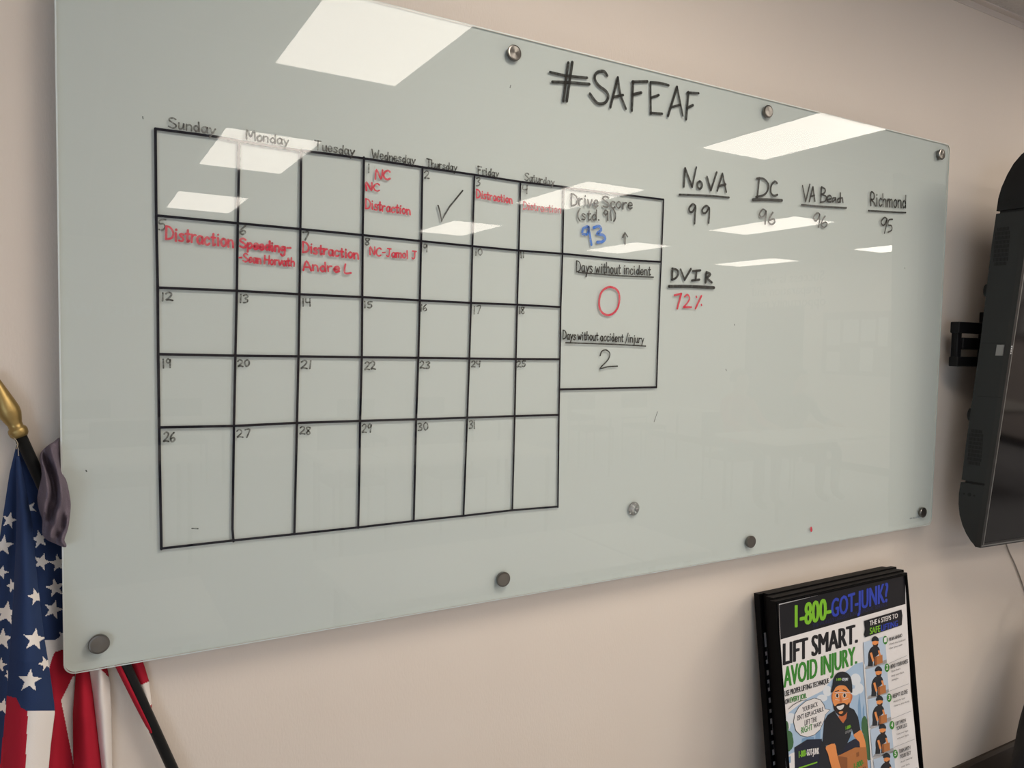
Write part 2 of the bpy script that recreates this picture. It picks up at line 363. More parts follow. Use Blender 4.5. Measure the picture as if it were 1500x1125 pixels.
Hh = [[(227.6, 188.6), (317.6, 200.4), (350.5, 206.5), (440, 220.3), (533, 232), (618.8, 245), (695, 256), (762, 266.3), (824.3, 273.5), (844.8, 277), (912, 285), (972, 292.3)],
 [(228.8, 315.6), (348.3, 327), (440, 335.5), (531.5, 344.4), (617, 353.2), (692, 360.6), (760, 367), (824, 371.7), (860, 375), (920, 381), (968, 383.6)],
 [(231, 421.3), (347.2, 426), (438.7, 431), (530.6, 435.2), (615, 440), (690.2, 443.7), (757.4, 446.3), (821.2, 449.8)],
 [(231.7, 518.8), (344.8, 521), (437, 522), (529.7, 523.3), (612.8, 524.2), (687.5, 525.1), (755.7, 525.9), (820.2, 526.3)],
 [(233.9, 626), (342.7, 624), (435, 619.5), (527.6, 616.5), (609.6, 614.2), (684.4, 611.8), (754, 609.5), (818.7, 607.6)],
 [(236, 803.5), (342, 791.6), (431.2, 782.4), (524.8, 772.5), (606, 763.2), (679, 755.5), (750.4, 747.4), (817.2, 742)],
 [(820, 570.4), (961.6, 567.2)]]
ink('calendar_grid', V+Hh, .0050, TAPE, 'black ruled calendar grid with side box', smooth=False, layer=1, wob=.05)

for t, a, b, h, h2 in [('Sunday', (247, 187), (315, 196.5), 15, 13), ('Monday', (361, 204), (423, 213), 14, 13), ('Tuesday', (461, 219), (519, 228), 13.5, 12), ('Wednesday', (545, 231.5), (608, 240.5), 12.5, 11),
                   ('Thursday', (624.8, 244.5), (669, 250.5), 11.5, 10), ('Friday', (700.4, 254.6), (730, 259), 11, 9.5), ('Saturday', (768.3, 264), (811.5, 271.5), 11, 9)]:
    ink('weekday_heading', script(t, a, b, h, h2), .0034, GRY, 'black handwritten heading ' + t, layer=2)
D = {1: (539, 240.4, 541, 252.4), 2: (621, 251, 628.5, 262), 3: (697, 261, 703, 273), 4: (765, 271.6, 773, 283.6), 5: (232.6, 322.8, 244, 338), 6: (350.9, 331, 359.6, 344), 7: (443, 340, 452, 351.6), 8: (534, 349, 541, 359),
     9: (620, 358, 626, 369.5), 10: (695.6, 364.7, 706.4, 374), 11: (762, 368.8, 767.6, 378), 12: (236, 428.8, 253, 440.5), 13: (350.5, 431.6, 363, 443.3), 14: (441.8, 438, 455.3, 449), 15: (533, 441.6, 545.6, 451), 16: (615.4, 446, 625, 455.5),
     17: (692.8, 448.4, 703.5, 459.7), 18: (760, 449.5, 768, 459.3), 19: (238, 525.9, 250, 538.7), 20: (348.6, 527, 365, 536.5), 21: (440.8, 528, 455.7, 539.7), 22: (533.9, 529.5, 549.9, 541), 23: (615, 529.5, 629, 539.7), 24: (690, 529, 703, 537.6),
     25: (757.4, 529, 770, 537.6), 26: (239, 633, 256.7, 646.5), 27: (347, 628.8, 365.5, 640), 28: (439, 625, 454.6, 636), 29: (530, 621, 543.5, 633), 30: (612, 619.6, 626.7, 630.3), 31: (686.8, 616, 696, 627.3)}
for k, (a, b, c, d) in D.items():
    ink('date_number', script(str(k), (a, d), (c, d), d-b, jit=.5), .0033, GRY, 'handwritten date number %d' % k, layer=2)
for t, a, b, h, h2, wd, m in [('NC', (549.7, 262), (571.5, 263), 14, 13, .0042, RED), ('NC', (536.5, 279), (556, 280), 12, 10.5, .004, RED), ('Distraction', (535.5, 305.7), (601, 314.5), 14, 12, .0037, RED),
      ('Distraction', (698, 289.6), (750.3, 298), 12, 11, .0034, RED), ('Distraction', (766.4, 306.4), (821.6, 312.5), 11, 10.5, .003, RDT), ('Distraction', (243.2, 350.4), (342, 363), 19, 18, .0042, RED),
      ('Speeding-', (351.6, 362.4), (425.6, 370), 13, 13, .0046, RED), ('-Sean Horvath', (350, 383), (431, 390.5), 12, 12, .0036, RED), ('Distraction', (443.6, 369.6), (525, 379), 15, 13, .0042, RED),
      ('Andre L', (444, 395.5), (514, 400), 14, 12.5, .0042, RED), ('NC-Jamol J', (542, 373.6), (609, 379.5), 12, 11, .0034, RED)]:
    ink('red_note', script(t, a, b, h, h2), wd, m, None, layer=3)
ink('check_mark', [[(641.6, 300.9), (644, 309), (647, 325), (651, 315), (658.4, 302.8), (677.6, 279.3)]], .0042, BLK, 'black tick in the cell for the second', smooth=False, layer=2)
ink('box_heading', script('Drive Score', (836.6, 300.5), (926, 306.5), 17, 15), .0044, BLK, 'black heading Drive Score', layer=2)
ink('box_heading', script('(std. 91)', (845.7, 322), (902.7, 323), 15, 14.5, jit=.2), .004, BLK, None, layer=2)
def C(ox, oy, s, pts): return [(ox+p[0]*s, oy+p[1]*s) for p in pts]
c6 = lambda p: C(800, 230, .186667, p)
ink('blue_score', [c6([(325, 545), (292, 560), (285, 600), (320, 605), (335, 565), (330, 545), (340, 600), (355, 688)]), c6([(372, 555), (415, 542), (430, 575), (398, 602), (445, 612), (462, 640), (440, 665), (400, 668)])], .0075, BLU, 'blue handwritten score 93', layer=2)
ink('up_arrow', [c6([(618, 682), (618, 595)]), c6([(600, 630), (618, 592), (637, 625)])], .004, BLK, 'small black upward arrow', smooth=False, layer=2)
ink('box_heading', script('Days without incident', (844.5, 398), (953, 403), 16, 12.5), .0036, BLK, 'underlined heading Days without incident', layer=2)
c7 = lambda p: C(780, 360, .2, p)
ink('underline', [c7([(335, 195), (640, 220), (885, 230)])], .0035, BLK, None, layer=2)
ink('red_zero', [c7([(572, 302), (530, 315), (500, 350), (487, 420), (502, 480), (545, 508), (590, 495), (625, 450), (637, 380), (620, 325), (572, 302)])], .0062, RED, 'large red zero', layer=2)
ink('box_heading', script('Days without accident /injury', (824.5, 496.6), (943, 502), 12.5, 11), .0033, BLK, 'underlined heading Days without accident or injury', layer=2)
ink('underline', [c7([(243, 710), (590, 722), (828, 735)])], .0034, BLK, None, layer=2)
ink('black_two', [c7([(495, 805), (508, 772), (540, 764), (566, 790), (552, 835), (494, 898), (550, 886), (622, 882)])], .0036, BLK, 'large black two', layer=2)
c3 = lambda p: C(690, 40, 1/3, p)
ink('hashtag_heading', [c3(p) for p in [[(427, 155), (405, 325)], [(445, 153), (420, 325)], [(347, 197), (415, 212), (510, 222)], [(357, 240), (440, 243), (520, 250)], [(598, 212), (582, 193), (552, 200), (543, 225), (560, 255), (592, 280), (603, 305), (588, 332), (555, 333), (522, 292)],
    [(612, 352), (645, 220)], [(645, 220), (655, 290), (680, 358)], [(622, 307), (668, 298)], [(706, 366), (712, 238)], [(708, 240), (775, 238)], [(712, 295), (748, 287)], [(788, 242), (790, 380)], [(788, 242), (830, 245), (868, 255)], [(790, 310), (825, 298)], [(788, 376), (840, 380)],
    [(865, 390), (905, 262)], [(905, 262), (930, 388)], [(877, 352), (920, 340)], [(945, 404), (955, 285)], [(950, 287), (1000, 290)], [(948, 355), (975, 342)]]], .0072, BLK, 'large black handwritten hashtag heading', layer=2)
c8 = lambda p: C(960, 220, .266667, p)
def city(strokes, f, lab, wd=.0062): ink('city_heading', [f(p) for p in strokes], wd, BLK, lab, layer=2)
def uline(p, f, wd=.0062): ink('underline', [f(p)], wd, BLK, None, layer=2)
city([[(1080, 232), (1090, 88)], [(1090, 88), (1145, 235)], [(1145, 235), (1178, 80)], [(1205, 192), (1188, 205), (1188, 235), (1205, 250), (1222, 232), (1220, 205), (1205, 192)], [(1262, 155), (1292, 262)], [(1292, 262), (1338, 120)], [(1342, 265), (1383, 130)], [(1383, 130), (1413, 275)], [(1355, 228), (1408, 215)]], c6, 'black heading NoVA')
uline([(1045, 295), (1240, 302), (1435, 318)], c6)
ink('city_score', [c6([(1172, 385), (1150, 370), (1122, 400), (1128, 430), (1150, 428), (1172, 390), (1168, 450), (1164, 522)]), c6([(1280, 400), (1255, 382), (1224, 412), (1232, 440), (1255, 435), (1278, 400), (1280, 450), (1275, 518)])], .0065, BLK, 'black score 99 under NoVA', layer=2)
city([[(570, 152), (560, 258)], [(558, 155), (595, 158), (622, 195), (602, 242), (552, 257)], [(668, 182), (655, 172), (636, 195), (634, 232), (650, 250), (670, 245)]], c8, 'black heading DC')
uline([(535, 272), (610, 272), (695, 276)], c8, .008)
ink('city_score', [c8([(608, 335), (590, 325), (572, 350), (580, 368), (597, 360), (608, 335), (606, 370), (602, 405)]), c8([(645, 342), (628, 370), (622, 395), (638, 408), (656, 395), (650, 378), (628, 385)])], .0058, BLK, 'black score 96 under DC', layer=2)
city([[(808, 195), (825, 282)], [(825, 282), (848, 188)], [(845, 282), (865, 202)], [(865, 202), (876, 280)], [(851, 255), (874, 248)], [(912, 203), (908, 285)], [(912, 203), (932, 215), (928, 235), (910, 243)], [(910, 243), (938, 255), (932, 280), (906, 286)], [(945, 272), (966, 265), (960, 250), (946, 255), (944, 280), (964, 284)],
      [(990, 262), (974, 264), (972, 284), (990, 268)], [(990, 262), (992, 286)], [(1010, 264), (999, 272), (1002, 286), (1012, 284)], [(1016, 235), (1015, 286)], [(1015, 268), (1027, 262), (1030, 288)]], c8, 'black heading VA Beach', .0055)
uline([(803, 300), (920, 310), (1048, 317)], c8, .0068)
ink('city_score', [c8([(903, 352), (888, 345), (870, 368), (878, 388), (893, 378), (903, 352), (902, 385), (897, 422)]), c8([(932, 362), (918, 385), (912, 412), (926, 424), (942, 412), (938, 396), (918, 402)])], .0058, BLK, 'black score 96 under VA Beach', layer=2)
ink('city_heading', script('Richmond', (1275.5, 301), (1327, 305), 19, 18.5, jit=.15), .0052, BLK, 'black heading Richmond', layer=2)
uline([(1170, 332), (1270, 338), (1375, 343)], c8, .006)
ink('city_score', [c8([(1272, 378), (1258, 370), (1240, 392), (1248, 412), (1262, 405), (1272, 378), (1268, 415), (1258, 456)]), c8([(1302, 380), (1282, 384), (1278, 410), (1296, 415), (1298, 438), (1278, 450)])], .0055, BLK, 'black score 95 under Richmond', layer=2)
city([[(93, 650), (92, 712)], [(92, 650), (118, 658), (125, 680), (112, 702), (90, 712)], [(138, 655), (160, 712)], [(160, 712), (195, 652)], [(226, 662), (221, 712)], [(205, 665), (247, 660)], [(200, 716), (242, 711)], [(275, 727), (280, 672)], [(280, 670), (302, 682), (280, 702)], [(280, 702), (310, 727)]], c8, 'black heading DVIR', .0068)
uline([(74, 748), (180, 748), (322, 755)], c8, .0082)
ink('red_percentage', [c8([(105, 797), (142, 788)]), c8([(142, 788), (120, 870)]), c8([(160, 805), (175, 793), (187, 810), (180, 832), (155, 862)]), c8([(155, 862), (197, 862)]), c8([(253, 800), (220, 870)]), c8([(224, 804), (226, 808)]), c8([(252, 848), (253, 852)])], .0058, RED, 'red 72 percent under DVIR', smooth=True, layer=2)
ink('red_dot', [[(1188, 773.5), (1188.5, 777)]], .009, RED, None, layer=2)
ink('maker_mark', [[(1333, 759.5), (1335.5, 759)], [(1337.5, 758.8), (1345.5, 757.3)]], .006, ink_mat('grey_blue_print', (.10, .13, .2), .4, .3), 'tiny grey blue printed mark in lower right corner', smooth=False, layer=2)
for q in [[(126.0, 689), (126.8, 690.5)], [(748, 125), (747, 128.5)], [(1063, 541), (1075, 575)][:1]+[(1064, 543)], [(209, 171), (209.5, 174)], [(281, 774), (290, 774.5)], [(958, 618), (963, 603)], [(1325, 392), (1325.5, 393.5)], [(1075.5, 475), (1076, 476.5)]]:
    ink('scuff_mark', [q], .0022, GRY, None, smooth=False, layer=2)

# clear suction disc on the glass
sp = at_y(928, 745, YB)
hook = empty('suction_cup', (sp.x, YB, sp.z), 'small clear round suction cup stuck low on the whiteboard', 'suction cup')
CL = mat('clear_plastic', (.72, .74, .72), .08, spec=.8); CL.node_tree.nodes['Principled BSDF'].inputs['Transmission Weight'].default_value = .85
o = lathe_y([(-.0005, .0165), (-.002, .0168), (-.004, .014), (-.006, .009), (-.010, .0075)]).build('cup', CL, None, True); o.parent = hook
o = lathe_y([(-.0095, .004), (-.013, .005), (-.0145, .004), (-.0147, .0015)]).build('knob', mat('grey_metal', (.32, .32, .32), .3, .9), None, True); o.parent = hook
hook['label'] = 'small clear round suction cup stuck low on the whiteboard'

# ------------------------------------------------------------------ flag
BL_ = mat('navy_flag_cloth', (.019, .038, .105), .8, spec=.2, bump=.15, bscale=900); RD_ = mat('red_flag_cloth', (.40, .012, .03), .8, spec=.2, bump=.15, bscale=900); WH_ = mat('white_flag_cloth', (.78, .73, .69), .8, spec=.2, bump=.15, bscale=900)
BLACKP = mat('black_pole_paint', (.006, .0065, .007), .45, spec=.25); GOLD = mat('dull_gold', (.36, .25, .09), .42, .75, bump=.1, bscale=80)
pA = at_y(27.5, 634, -.024); pB = at_y(250, 1120, -.030); pd = (pB-pA).normalized(); pE = pA+pd*((pA.z-.004)/-pd.z)
flag = empty('flag', (pE.x, pE.y, 0), 'red white and blue starred flag on a black pole leaning behind the whiteboard', 'flag')
MB().tube([pA-pd*.02, pA+pd*.3, pE], .0092, 20).build('pole', BLACKP, flag, True)['label'] = 'black pole'
fp = []
for s, r in [(-.010, .0125), (-.004, .0155), (.004, .0165), (.010, .0155), (.014, .0125), (.022, .0125), (.032, .0155), (.044, .0185), (.056, .019), (.072, .017), (.10, .0125), (.125, .0085), (.14, .0055), (.146, .002)]: fp.append((pA-pd*s*.72, r*.86))
MB().tube([a for a, _ in fp], [b for _, b in fp], 24).build('finial', GOLD, flag, True)['label'] = 'gold spear finial'

def star_pts(cx, cy, r, rot=0, sx=1.0):
    return [(cx+sx*(r if k % 2 == 0 else r*.40)*math.sin(math.pi*k/5+rot), cy-(r if k % 2 == 0 else r*.40)*math.cos(math.pi*k/5+rot)) for k in range(10)]
def inside(p, poly):
    x, y = p; c = False; j = len(poly)-1
    for i in range(len(poly)):
        (xi, yi), (xj, yj) = poly[i], poly[j]
        if (yi > y) != (yj > y) and x < (xj-xi)*(y-yi)/(yj-yi)+xi: c = not c
        j = i
    return c
def lerp_line(L, y):
    if y <= L[0][1]: return L[0][0]
    for a, b in zip(L, L[1:]):
        if y <= b[1]: return a[0]+(b[0]-a[0])*(y-a[1])/(b[1]-a[1])
    return L[-1][0]
flg = MB()
def sheet(L, R, y0, y1, depth, colour, step=1.3):
    """one fold of cloth hung between a left and a right edge; colours follow the flag's own pattern"""
    nr = int((y1-y0)/step)+1; nc = max(4, int(max(lerp_line(R, y0+(y1-y0)*k/8)-lerp_line(L, y0+(y1-y0)*k/8) for k in range(9))/step)); v = []; f = []; mi = []
    px = []
    for i in range(nr+1):
        y = y0+(y1-y0)*i/nr; a, b = lerp_line(L, y), lerp_line(R, y)
        for j in range(nc+1):
            u = j/nc; x = a+(b-a)*u; px.append((x, y)); v.append(at_y(x, y, depth(u, (y-y0)/(y1-y0), x, y)))
    n = nc+1; base = len(flg.v)
    for i in range(nr):
        for j in range(nc):
            q = (i*n+j, (i+1)*n+j, (i+1)*n+j+1, i*n+j+1); f.append(q)
            c = (sum(px[k][0] for k in q)/4, sum(px[k][1] for k in q)/4); mi.append(colour(*c))
    flg.v += v; flg.f += [tuple(k+base for k in q) for q in f]; flg.m += mi
def stars(lst, base=0): 
    P = [star_pts(*s) for s in lst]
    return lambda x, y: 2 if any(inside((x, y), p) for p in P) else base
S = math.sin; PI = math.pi
# far left fold
st0 = stars([(13.5, 762, 13, .25, .85), (5, 799, 16, .12), (2, 838, 11, .3), (17, 858, 12, -.3, .7), (9, 898, 19, .15), (3, 936, 17, .1), (0, 974, 11, .2), (12, 989, 9, .8, .7), (4, 1035, 13, .2)])
def c0(x, y): return 0 if y < 1010 else (st0(x, y) if x < 11-(y-1010)*.11 else 1)
sheet([(24, 652), (14, 694), (4.6, 756), (-2, 800), (-14, 900), (-24, 1000), (-40, 1180)], [(26, 652), (27, 760), (26, 860), (21, 955), (16, 1060), (8, 1180)], 652, 1180,
      lambda u, t, x, y: -.020-.022*min(1, t*1.6)-.012*t*S(u*PI*1.6), lambda x, y: st0(x, y) if (y < 1012 or x < 11-(y-1012)*.105) else 1)
# middle fold
st1 = stars([(52, 874, 13, -.25), (50.5, 937, 17.5, .12), (66, 972, 11.5, -.35), (43.5, 997, 18, .08)])
def c1_(x, y):
    yb = 1019+(x-11)*.25 if x < 24 else (1022+(x-24)*2.0 if x < 31 else 1036+min(1, (x-31)/9)*5.5)
    if y < yb: return st1(x, y)
    return 1 if x < 41-(y-1041)*.045 else 2
sheet([(24, 668), (25, 740), (24, 790), (21, 857), (14.6, 955), (9, 1040), (0, 1180)], [(28, 668), (36, 710), (46, 760), (55, 857), (65, 938), (72, 980), (79, 1030), (80, 1044), (74, 1090), (66, 1180)], 668, 1180,
      lambda u, t, x, y: -.028-.105*min(1, t*1.7)-.024*min(1, t*3)*S(u*PI), c1_)
# shaded fold behind, then the stripes under the canton
st2 = stars([(43, 744, 11, -.5), (58, 790, 14.5, -.2, .9), (61, 823, 14, .3), (85, 825, 14, -.15), (81, 861, 15, -.2), (78, 893, 15, .25), (92, 931, 9, .4)])
def c2_(x, y):
    yb = 938-max(0, x-79)*.55
    if y < yb: return st2(x, y)
    yr = 951+max(0, 92-x)*.35+max(0, 82-x)**2*.24
    if y < yr: return 2
    if x > 89 and y > 990 and x > 107-(y-990)*.5 and x > 89+(y-1026)*.2: return 2
    return 1
sheet([(27, 652), (30, 690), (32, 710), (42, 760), (50, 857), (60, 938), (70, 1000), (74, 1060), (64, 1180)], [(30, 652), (60, 715), (76, 750), (97, 800), (100, 860), (103, 940), (110, 985), (108, 1050), (110, 1180)], 652, 1180,
      lambda u, t, x, y: -.008-.007*S(u*PI*1.5+.4)*min(1, t*3)-.03*max(0, t-.55)*(1-u), c2_)
# red stripe, white stripe, shown under the board
sheet([(110, 955), (112, 984), (107, 1045), (108, 1125), (110, 1180)], [(131, 955), (131, 980), (139, 1042), (149, 1125), (153, 1180)], 955, 1180, lambda u, t, x, y: -.012-.026*S(u*PI)*min(1, t*2+.15), lambda x, y: 1)
sheet([(129, 950), (131, 980), (139, 1042), (149, 1125), (153, 1180)], [(150, 950), (157, 980), (161, 1000), (163, 1040), (164, 1125), (166, 1180)], 950, 1180,
      lambda u, t, x, y: -.012-.020*S(u*PI)*(1-.3*t)-.006*S(u*9+t*14)*max(0, 1-t*2.5), lambda x, y: 1 if (x > 144 and y < 990-(157-x)*1.0 and y > 940) else 2)
# hem wrapped round the pole
sheet([(178, 955), (190, 972), (203, 1005), (216, 1036), (217, 1046)], [(204, 955), (212, 978), (218, 998), (222, 1034), (220, 1046)], 955, 1046, lambda u, t, x, y: -.012-.008*S(u*PI), lambda x, y: 1 if y < 1005-(x-203)*.47 or y > 1035-(x-216)*.5 else 2)
sheet([(160, 958), (169, 976), (195, 1028), (214, 1064), (219, 1071)], [(172, 958), (180, 976), (205, 1028), (222, 1064), (224, 1074)], 958, 1074, lambda u, t, x, y: -.030-.008*S(u*PI), lambda x, y: 1)
fo = obj('flag_cloth', flg.v, flg.f, [BL_, RD_, WH_], flag, flg.m, True); fo['label'] = 'draped starred and striped cloth'
sm = fo.modifiers.new('thickness', 'SOLIDIFY'); sm.thickness = .0012; sm.offset = 0
tw = [at_y(*q, -.033) for q in [(16, 637), (22, 643), (26, 650), (24, 658)]]
MB().tube(catmull(tw, 4), .0008, 6).build('tie_cord', mat('straw_cord', (.35, .3, .22), .8), flag)

# ------------------------------------------------------------------ grey purple cloth over the board's corner
clo = [(87, 641), (79, 647), (67, 655), (58, 668), (61, 694), (57, 715), (54.5, 730), (57, 747), (61.5, 761), (62, 782), (69, 791), (80, 796), (90, 800.5), (96, 802), (97.5, 798), (94.5, 791), (98, 780), (101, 768), (103.5, 745), (103, 731), (98, 706), (92.5, 694), (89, 676), (87.5, 655)]
cl2 = [(p.x, p.y) for p in catmull(clo+[clo[0]], 4)]
def edge_d(x, y):
    best = 1e9
    for (ax, ay), (bx, by) in zip(cl2, cl2[1:]+cl2[:1]):
        L2 = (bx-ax)**2+(by-ay)**2
        t = 0 if L2 == 0 else max(0, min(1, ((x-ax)*(bx-ax)+(y-ay)*(by-ay))/L2)); best = min(best, math.hypot(x-ax-t*(bx-ax), y-ay-t*(by-ay)))
    return best
PT = mat('purple_grey_towelling', (.20, .165, .205), .95, spec=.1, bump=.9, bscale=700, var=.18)
mbc = MB(); rows = []; ys = [641+1.5*i for i in range(108)]
for y in ys:
    xs = []
    for (ax, ay), (bx, by) in zip(cl2, cl2[1:]+cl2[:1]):
        if (ay > y) != (by > y): xs.append(ax+(bx-ax)*(y-ay)/(by-ay))
    if len(xs) >= 2: rows.append((y, min(xs), max(xs)))
nc = 30; fv = []; bv = []
for (y, a, b) in rows:
    t = (y-641)/160; base = -.036 if y < 690 else -.036-.022*min(1, (y-690)/25)
    for j in range(nc+1):
        u = j/nc; x = a+(b-a)*u; d = edge_d(x, y); k = min(1, d/7.0)**.5
        ridge = .5+.5*math.cos((x-78-10*math.sin((y-660)/38))*.30+.6*math.sin(y*.05)); ridge2 = .5+.5*math.sin(x*.42-y*.11)
        hem = 1.0 if y > 786 else 0.0
        fv.append(at_y(x, y, base-k*(.006+.036*ridge**1.5+.009*ridge2+.006*hem))); bv.append(at_y(x, y, base))
nrw = len(rows); n = nc+1; N = nrw*n
fs = [(i*n+j, (i+1)*n+j, (i+1)*n+j+1, i*n+j+1) for i in range(nrw-1) for j in range(nc)]
fs += [tuple(N+k for k in q[::-1]) for q in fs[:]]
for i in range(nrw-1): fs += [(i*n, N+i*n, N+(i+1)*n, (i+1)*n), (i*n+nc, (i+1)*n+nc, N+(i+1)*n+nc, N+i*n+nc)]
for j in range(nc): fs += [(j, j+1, N+j+1, N+j), ((nrw-1)*n+j, N+(nrw-1)*n+j, N+(nrw-1)*n+j+1, (nrw-1)*n+j+1)]
tag(obj('cleaning_cloth', fv+bv, fs, PT, None, None, True), 'crumpled purple grey towelling cloth draped at the left edge of the whiteboard', 'cloth')

# ------------------------------------------------------------------ large display on its wall mount
def tvp(y, z, s=0.0): return Vector((2.444+.045*(z-.977)+s*math.cos(.087), y-s*math.sin(.087), z))
yf = lambda z: -.2-.0665*(z-.977)        # front edge line
DK = mat('charcoal_plastic', (.019, .0205, .0205), .5, spec=.25); DK2 = mat('black_plastic', (.005, .005, .0055), .45, spec=.25); BZ_ = mat('satin_black_bezel', (.018, .018, .018), .3, spec=.3)
SCR = mat('dark_screen_glass', (.002, .002, .003), .06, spec=.35)
TW = 1.95
tv = empty('display_screen', tuple(tvp(-.2, .977, TW/2)), 'large black flat panel display with side speaker grilles mounted right of the whiteboard', 'display screen')
mid = [(yf(1.178)+.012, 1.178), (yf(2.008)+.012, 2.008), (-.1725, 2.009), (-.166, 1.911), (-.155, 1.616), (-.135, 1.293), (-.130, 1.178)]
top = [(yf(2.017)+.012, 2.017), (yf(2.195)+.012, 2.195), (-.250, 2.190), (-.232, 2.178), (-.212, 2.155), (-.196, 2.125), (-.182, 2.088), (-.175, 2.055), (-.1725, 2.017)]
bot = [(yf(.977)+.012, .977), (yf(1.170)+.012, 1.170), (-.128, 1.170), (-.125, 1.135), (-.1262, 1.100), (-.132, 1.067), (-.143, 1.037), (-.157, 1.012), (-.172, .993), (-.182, .984)]
sv = Vector((TW*math.cos(.087), -TW*math.sin(.087), 0))
MB().prism([tvp(*p) for p in mid], sv).build('body', DK, tv)
MB().prism([tvp(*p) for p in top], sv).build('end_cap', DK2, tv)
MB().prism([tvp(*p) for p in bot], sv).build('end_cap', DK, tv)
inn = [(p[0]+(.008 if p[0] < -.19 else -.008), p[1]) for p in [(yf(1.16), 1.16), (yf(2.03), 2.03), (-.1725, 2.03), (-.135, 1.3), (-.13, 1.16)]]
MB().prism([tvp(p[0], p[1], .006) for p in inn], sv*.99).build('inner_chassis', DK2, tv)
# bezel and screen in the front plane
def fpnt(s, z, d=0): return tvp(yf(z)-d, z, s)
bz = MB()
def slab(s0, z0, s1, z1, d0, d1, mb):
    P = [(s0, z0), (s1, z0), (s1, z1), (s0, z1)]
    mb.add([fpnt(s, z, d0) for s, z in P]+[fpnt(s, z, d1) for s, z in P], [(0, 1, 2, 3), (4, 7, 6, 5), (0, 4, 5, 1), (1, 5, 6, 2), (2, 6, 7, 3), (3, 7, 4, 0)])
zb, zt = .978, 2.195
slab(0, zb, .014, zt, -.0125, .003, bz); slab(TW-.014, zb, TW, zt, -.0125, .003, bz); slab(.014, zb, TW-.014, zb+.014, -.0125, .003, bz); slab(.014, zt-.014, TW-.014, zt, -.0125, .003, bz)
bz.build('bezel', BZ_, tv)
sc_ = MB(); slab(.014, zb+.014, TW-.014, zt-.014, -.0120, .001, sc_); sc_.build('screen', SCR, tv)['label'] = 'dark glossy screen'
ln = MB(); slab(.004, zb+.004, TW-.004, zb+.0075, .003, .0036, ln); slab(.0105, zb+.01, .0135, zt-.01, .003, .0036, ln); ln.build('trim_line', mat('silver_line', (.22, .22, .21), .35, .6), tv)
SIDE = .0006
for (ya, yb_, za, zb_) in [(-.1745, -.218, 1.847, 1.966), (-.143, -.186, 1.229, 1.342)]:
    gm = MB(); nr, ncol = 9, 11
    for i in range(nr):
        for j in range(ncol):
            u = (j+.5)/ncol; v = (i+.5)/nr
            if (abs(u-.5)*2)**4+(abs(v-.5)*2)**4 > 1.05: continue
            yy = ya+(yb_-ya)*u; zz = za+(zb_-za)*v; a = (yb_-ya)/ncol*.30; b = (zb_-za)/nr*.40
            P = [(yy-a, zz-b), (yy+a, zz-b), (yy+a, zz+b), (yy-a, zz+b)]
            gm.add([tvp(p[0], p[1], -SIDE) for p in P]+[tvp(p[0], p[1], .001) for p in P], [(0, 1, 2, 3), (0, 4, 5, 1), (1, 5, 6, 2), (2, 6, 7, 3), (3, 7, 4, 0)])
    gm.build('speaker_grille', mat('matt_black', (.003, .003, .003), .9), tv)
def sdisc(name, y, z, r, m, t=.0012):
    mb = MB(); c = [(y+r*math.cos(2*PI*k/14), z+r*math.sin(2*PI*k/14)) for k in range(14)]; mb.prism([tvp(a, b, -t) for a, b in c], (t*1.5, 0, 0)); return mb.build(name, m, tv)
MBK = mat('matt_black', (.003, .003, .003), .9)
for (y, z) in [(-.205, 2.046), (-.158, 1.136)]:
    sdisc('lock_hole', y, z, .0058, MBK); sdisc('screw', y+.017, z-.001, .003, MBK); sdisc('screw', y-.015, z-.001, .003, MBK)
pl = MB(); pl.prism([tvp(y, z, -.004) for y, z in [(-.205, 1.573), (-.226, 1.573), (-.228, 1.606), (-.207, 1.606)]], (.005, 0, 0)); pl.build('latch_plate', mat('dull_silver', (.25, .25, .25), .4, .7), tv)['label'] = 'small silver latch plate'
for z in (1.61, 1.445): MB().prism([tvp(y, z+dz, -.0006) for y, dz in [(-.16, 0), (-.228, 0), (-.228, .0014), (-.16, .0014)]], (.001, 0, 0)).build('panel_seam', MBK, tv)
lg = MB()
for k in range(4): slab(.0035, 1.578+k*.007, .0075, 1.5825+k*.007, .003, .0036, lg)
lg.build('small_white_marks', mat('white_print', (.6, .6, .6), .5), tv)
for z, yy in [(1.775, -.152), (1.385, -.132)]:
    c = [(yy+(.008)*math.cos(2*PI*k/18), z+.020*math.sin(2*PI*k/18)) for k in range(18)]
    MB().prism([tvp(a, b, .012) for a, b in c], (.02, 0, 0)).build('rear_knob', DK2, tv)
mount = empty('wall_mount', (2.6, 0, 1.6), 'black steel bracket arms reaching from wall to the back of the display', 'wall bracket')
MB().box((2.74, -.012, 1.50), (3.1, -.0005, 1.72), bev=.003).build('wall_plate', DK2, mount)
MB().box((2.478, -.082, 1.535), (2.50, -.06, 1.675), bev=.002).build('upright', DK2, mount)
for za, zb_, nm in [(1.642, 1.678, 'arm'), (1.590, 1.628, 'arm'), (1.535, 1.566, 'arm')]:
    x0 = 2.472 if nm == 'arm' and za != 1.590 else 2.50
    MB().box((x0, -.088, za), (2.80, -.058, zb_), bev=.003).build('arm', DK2, mount)
MB().box((2.66, -.125, 1.44), (2.72, -.085, 1.80), bev=.004).build('display_rail', DK2, mount)
MB().box((2.76, -.062, 1.555), (2.84, -.010, 1.66), bev=.004).build('hinge', DK2, mount)
cb = [at_y(*q, -.004) for q in [(1466, 770), (1476, 803), (1486, 825), (1495, 848), (1504, 875)]]; cb += [Vector((cb[-1].x+.03, -.004, .6)), Vector((cb[-1].x+.05, -.006, .11))]
tag(MB().tube(catmull(cb, 5), .0022, 8).build('cable', mat('grey_cable', (.30, .26, .22), .6), None, True), 'thin grey cable running down the wall below the display', 'cable')

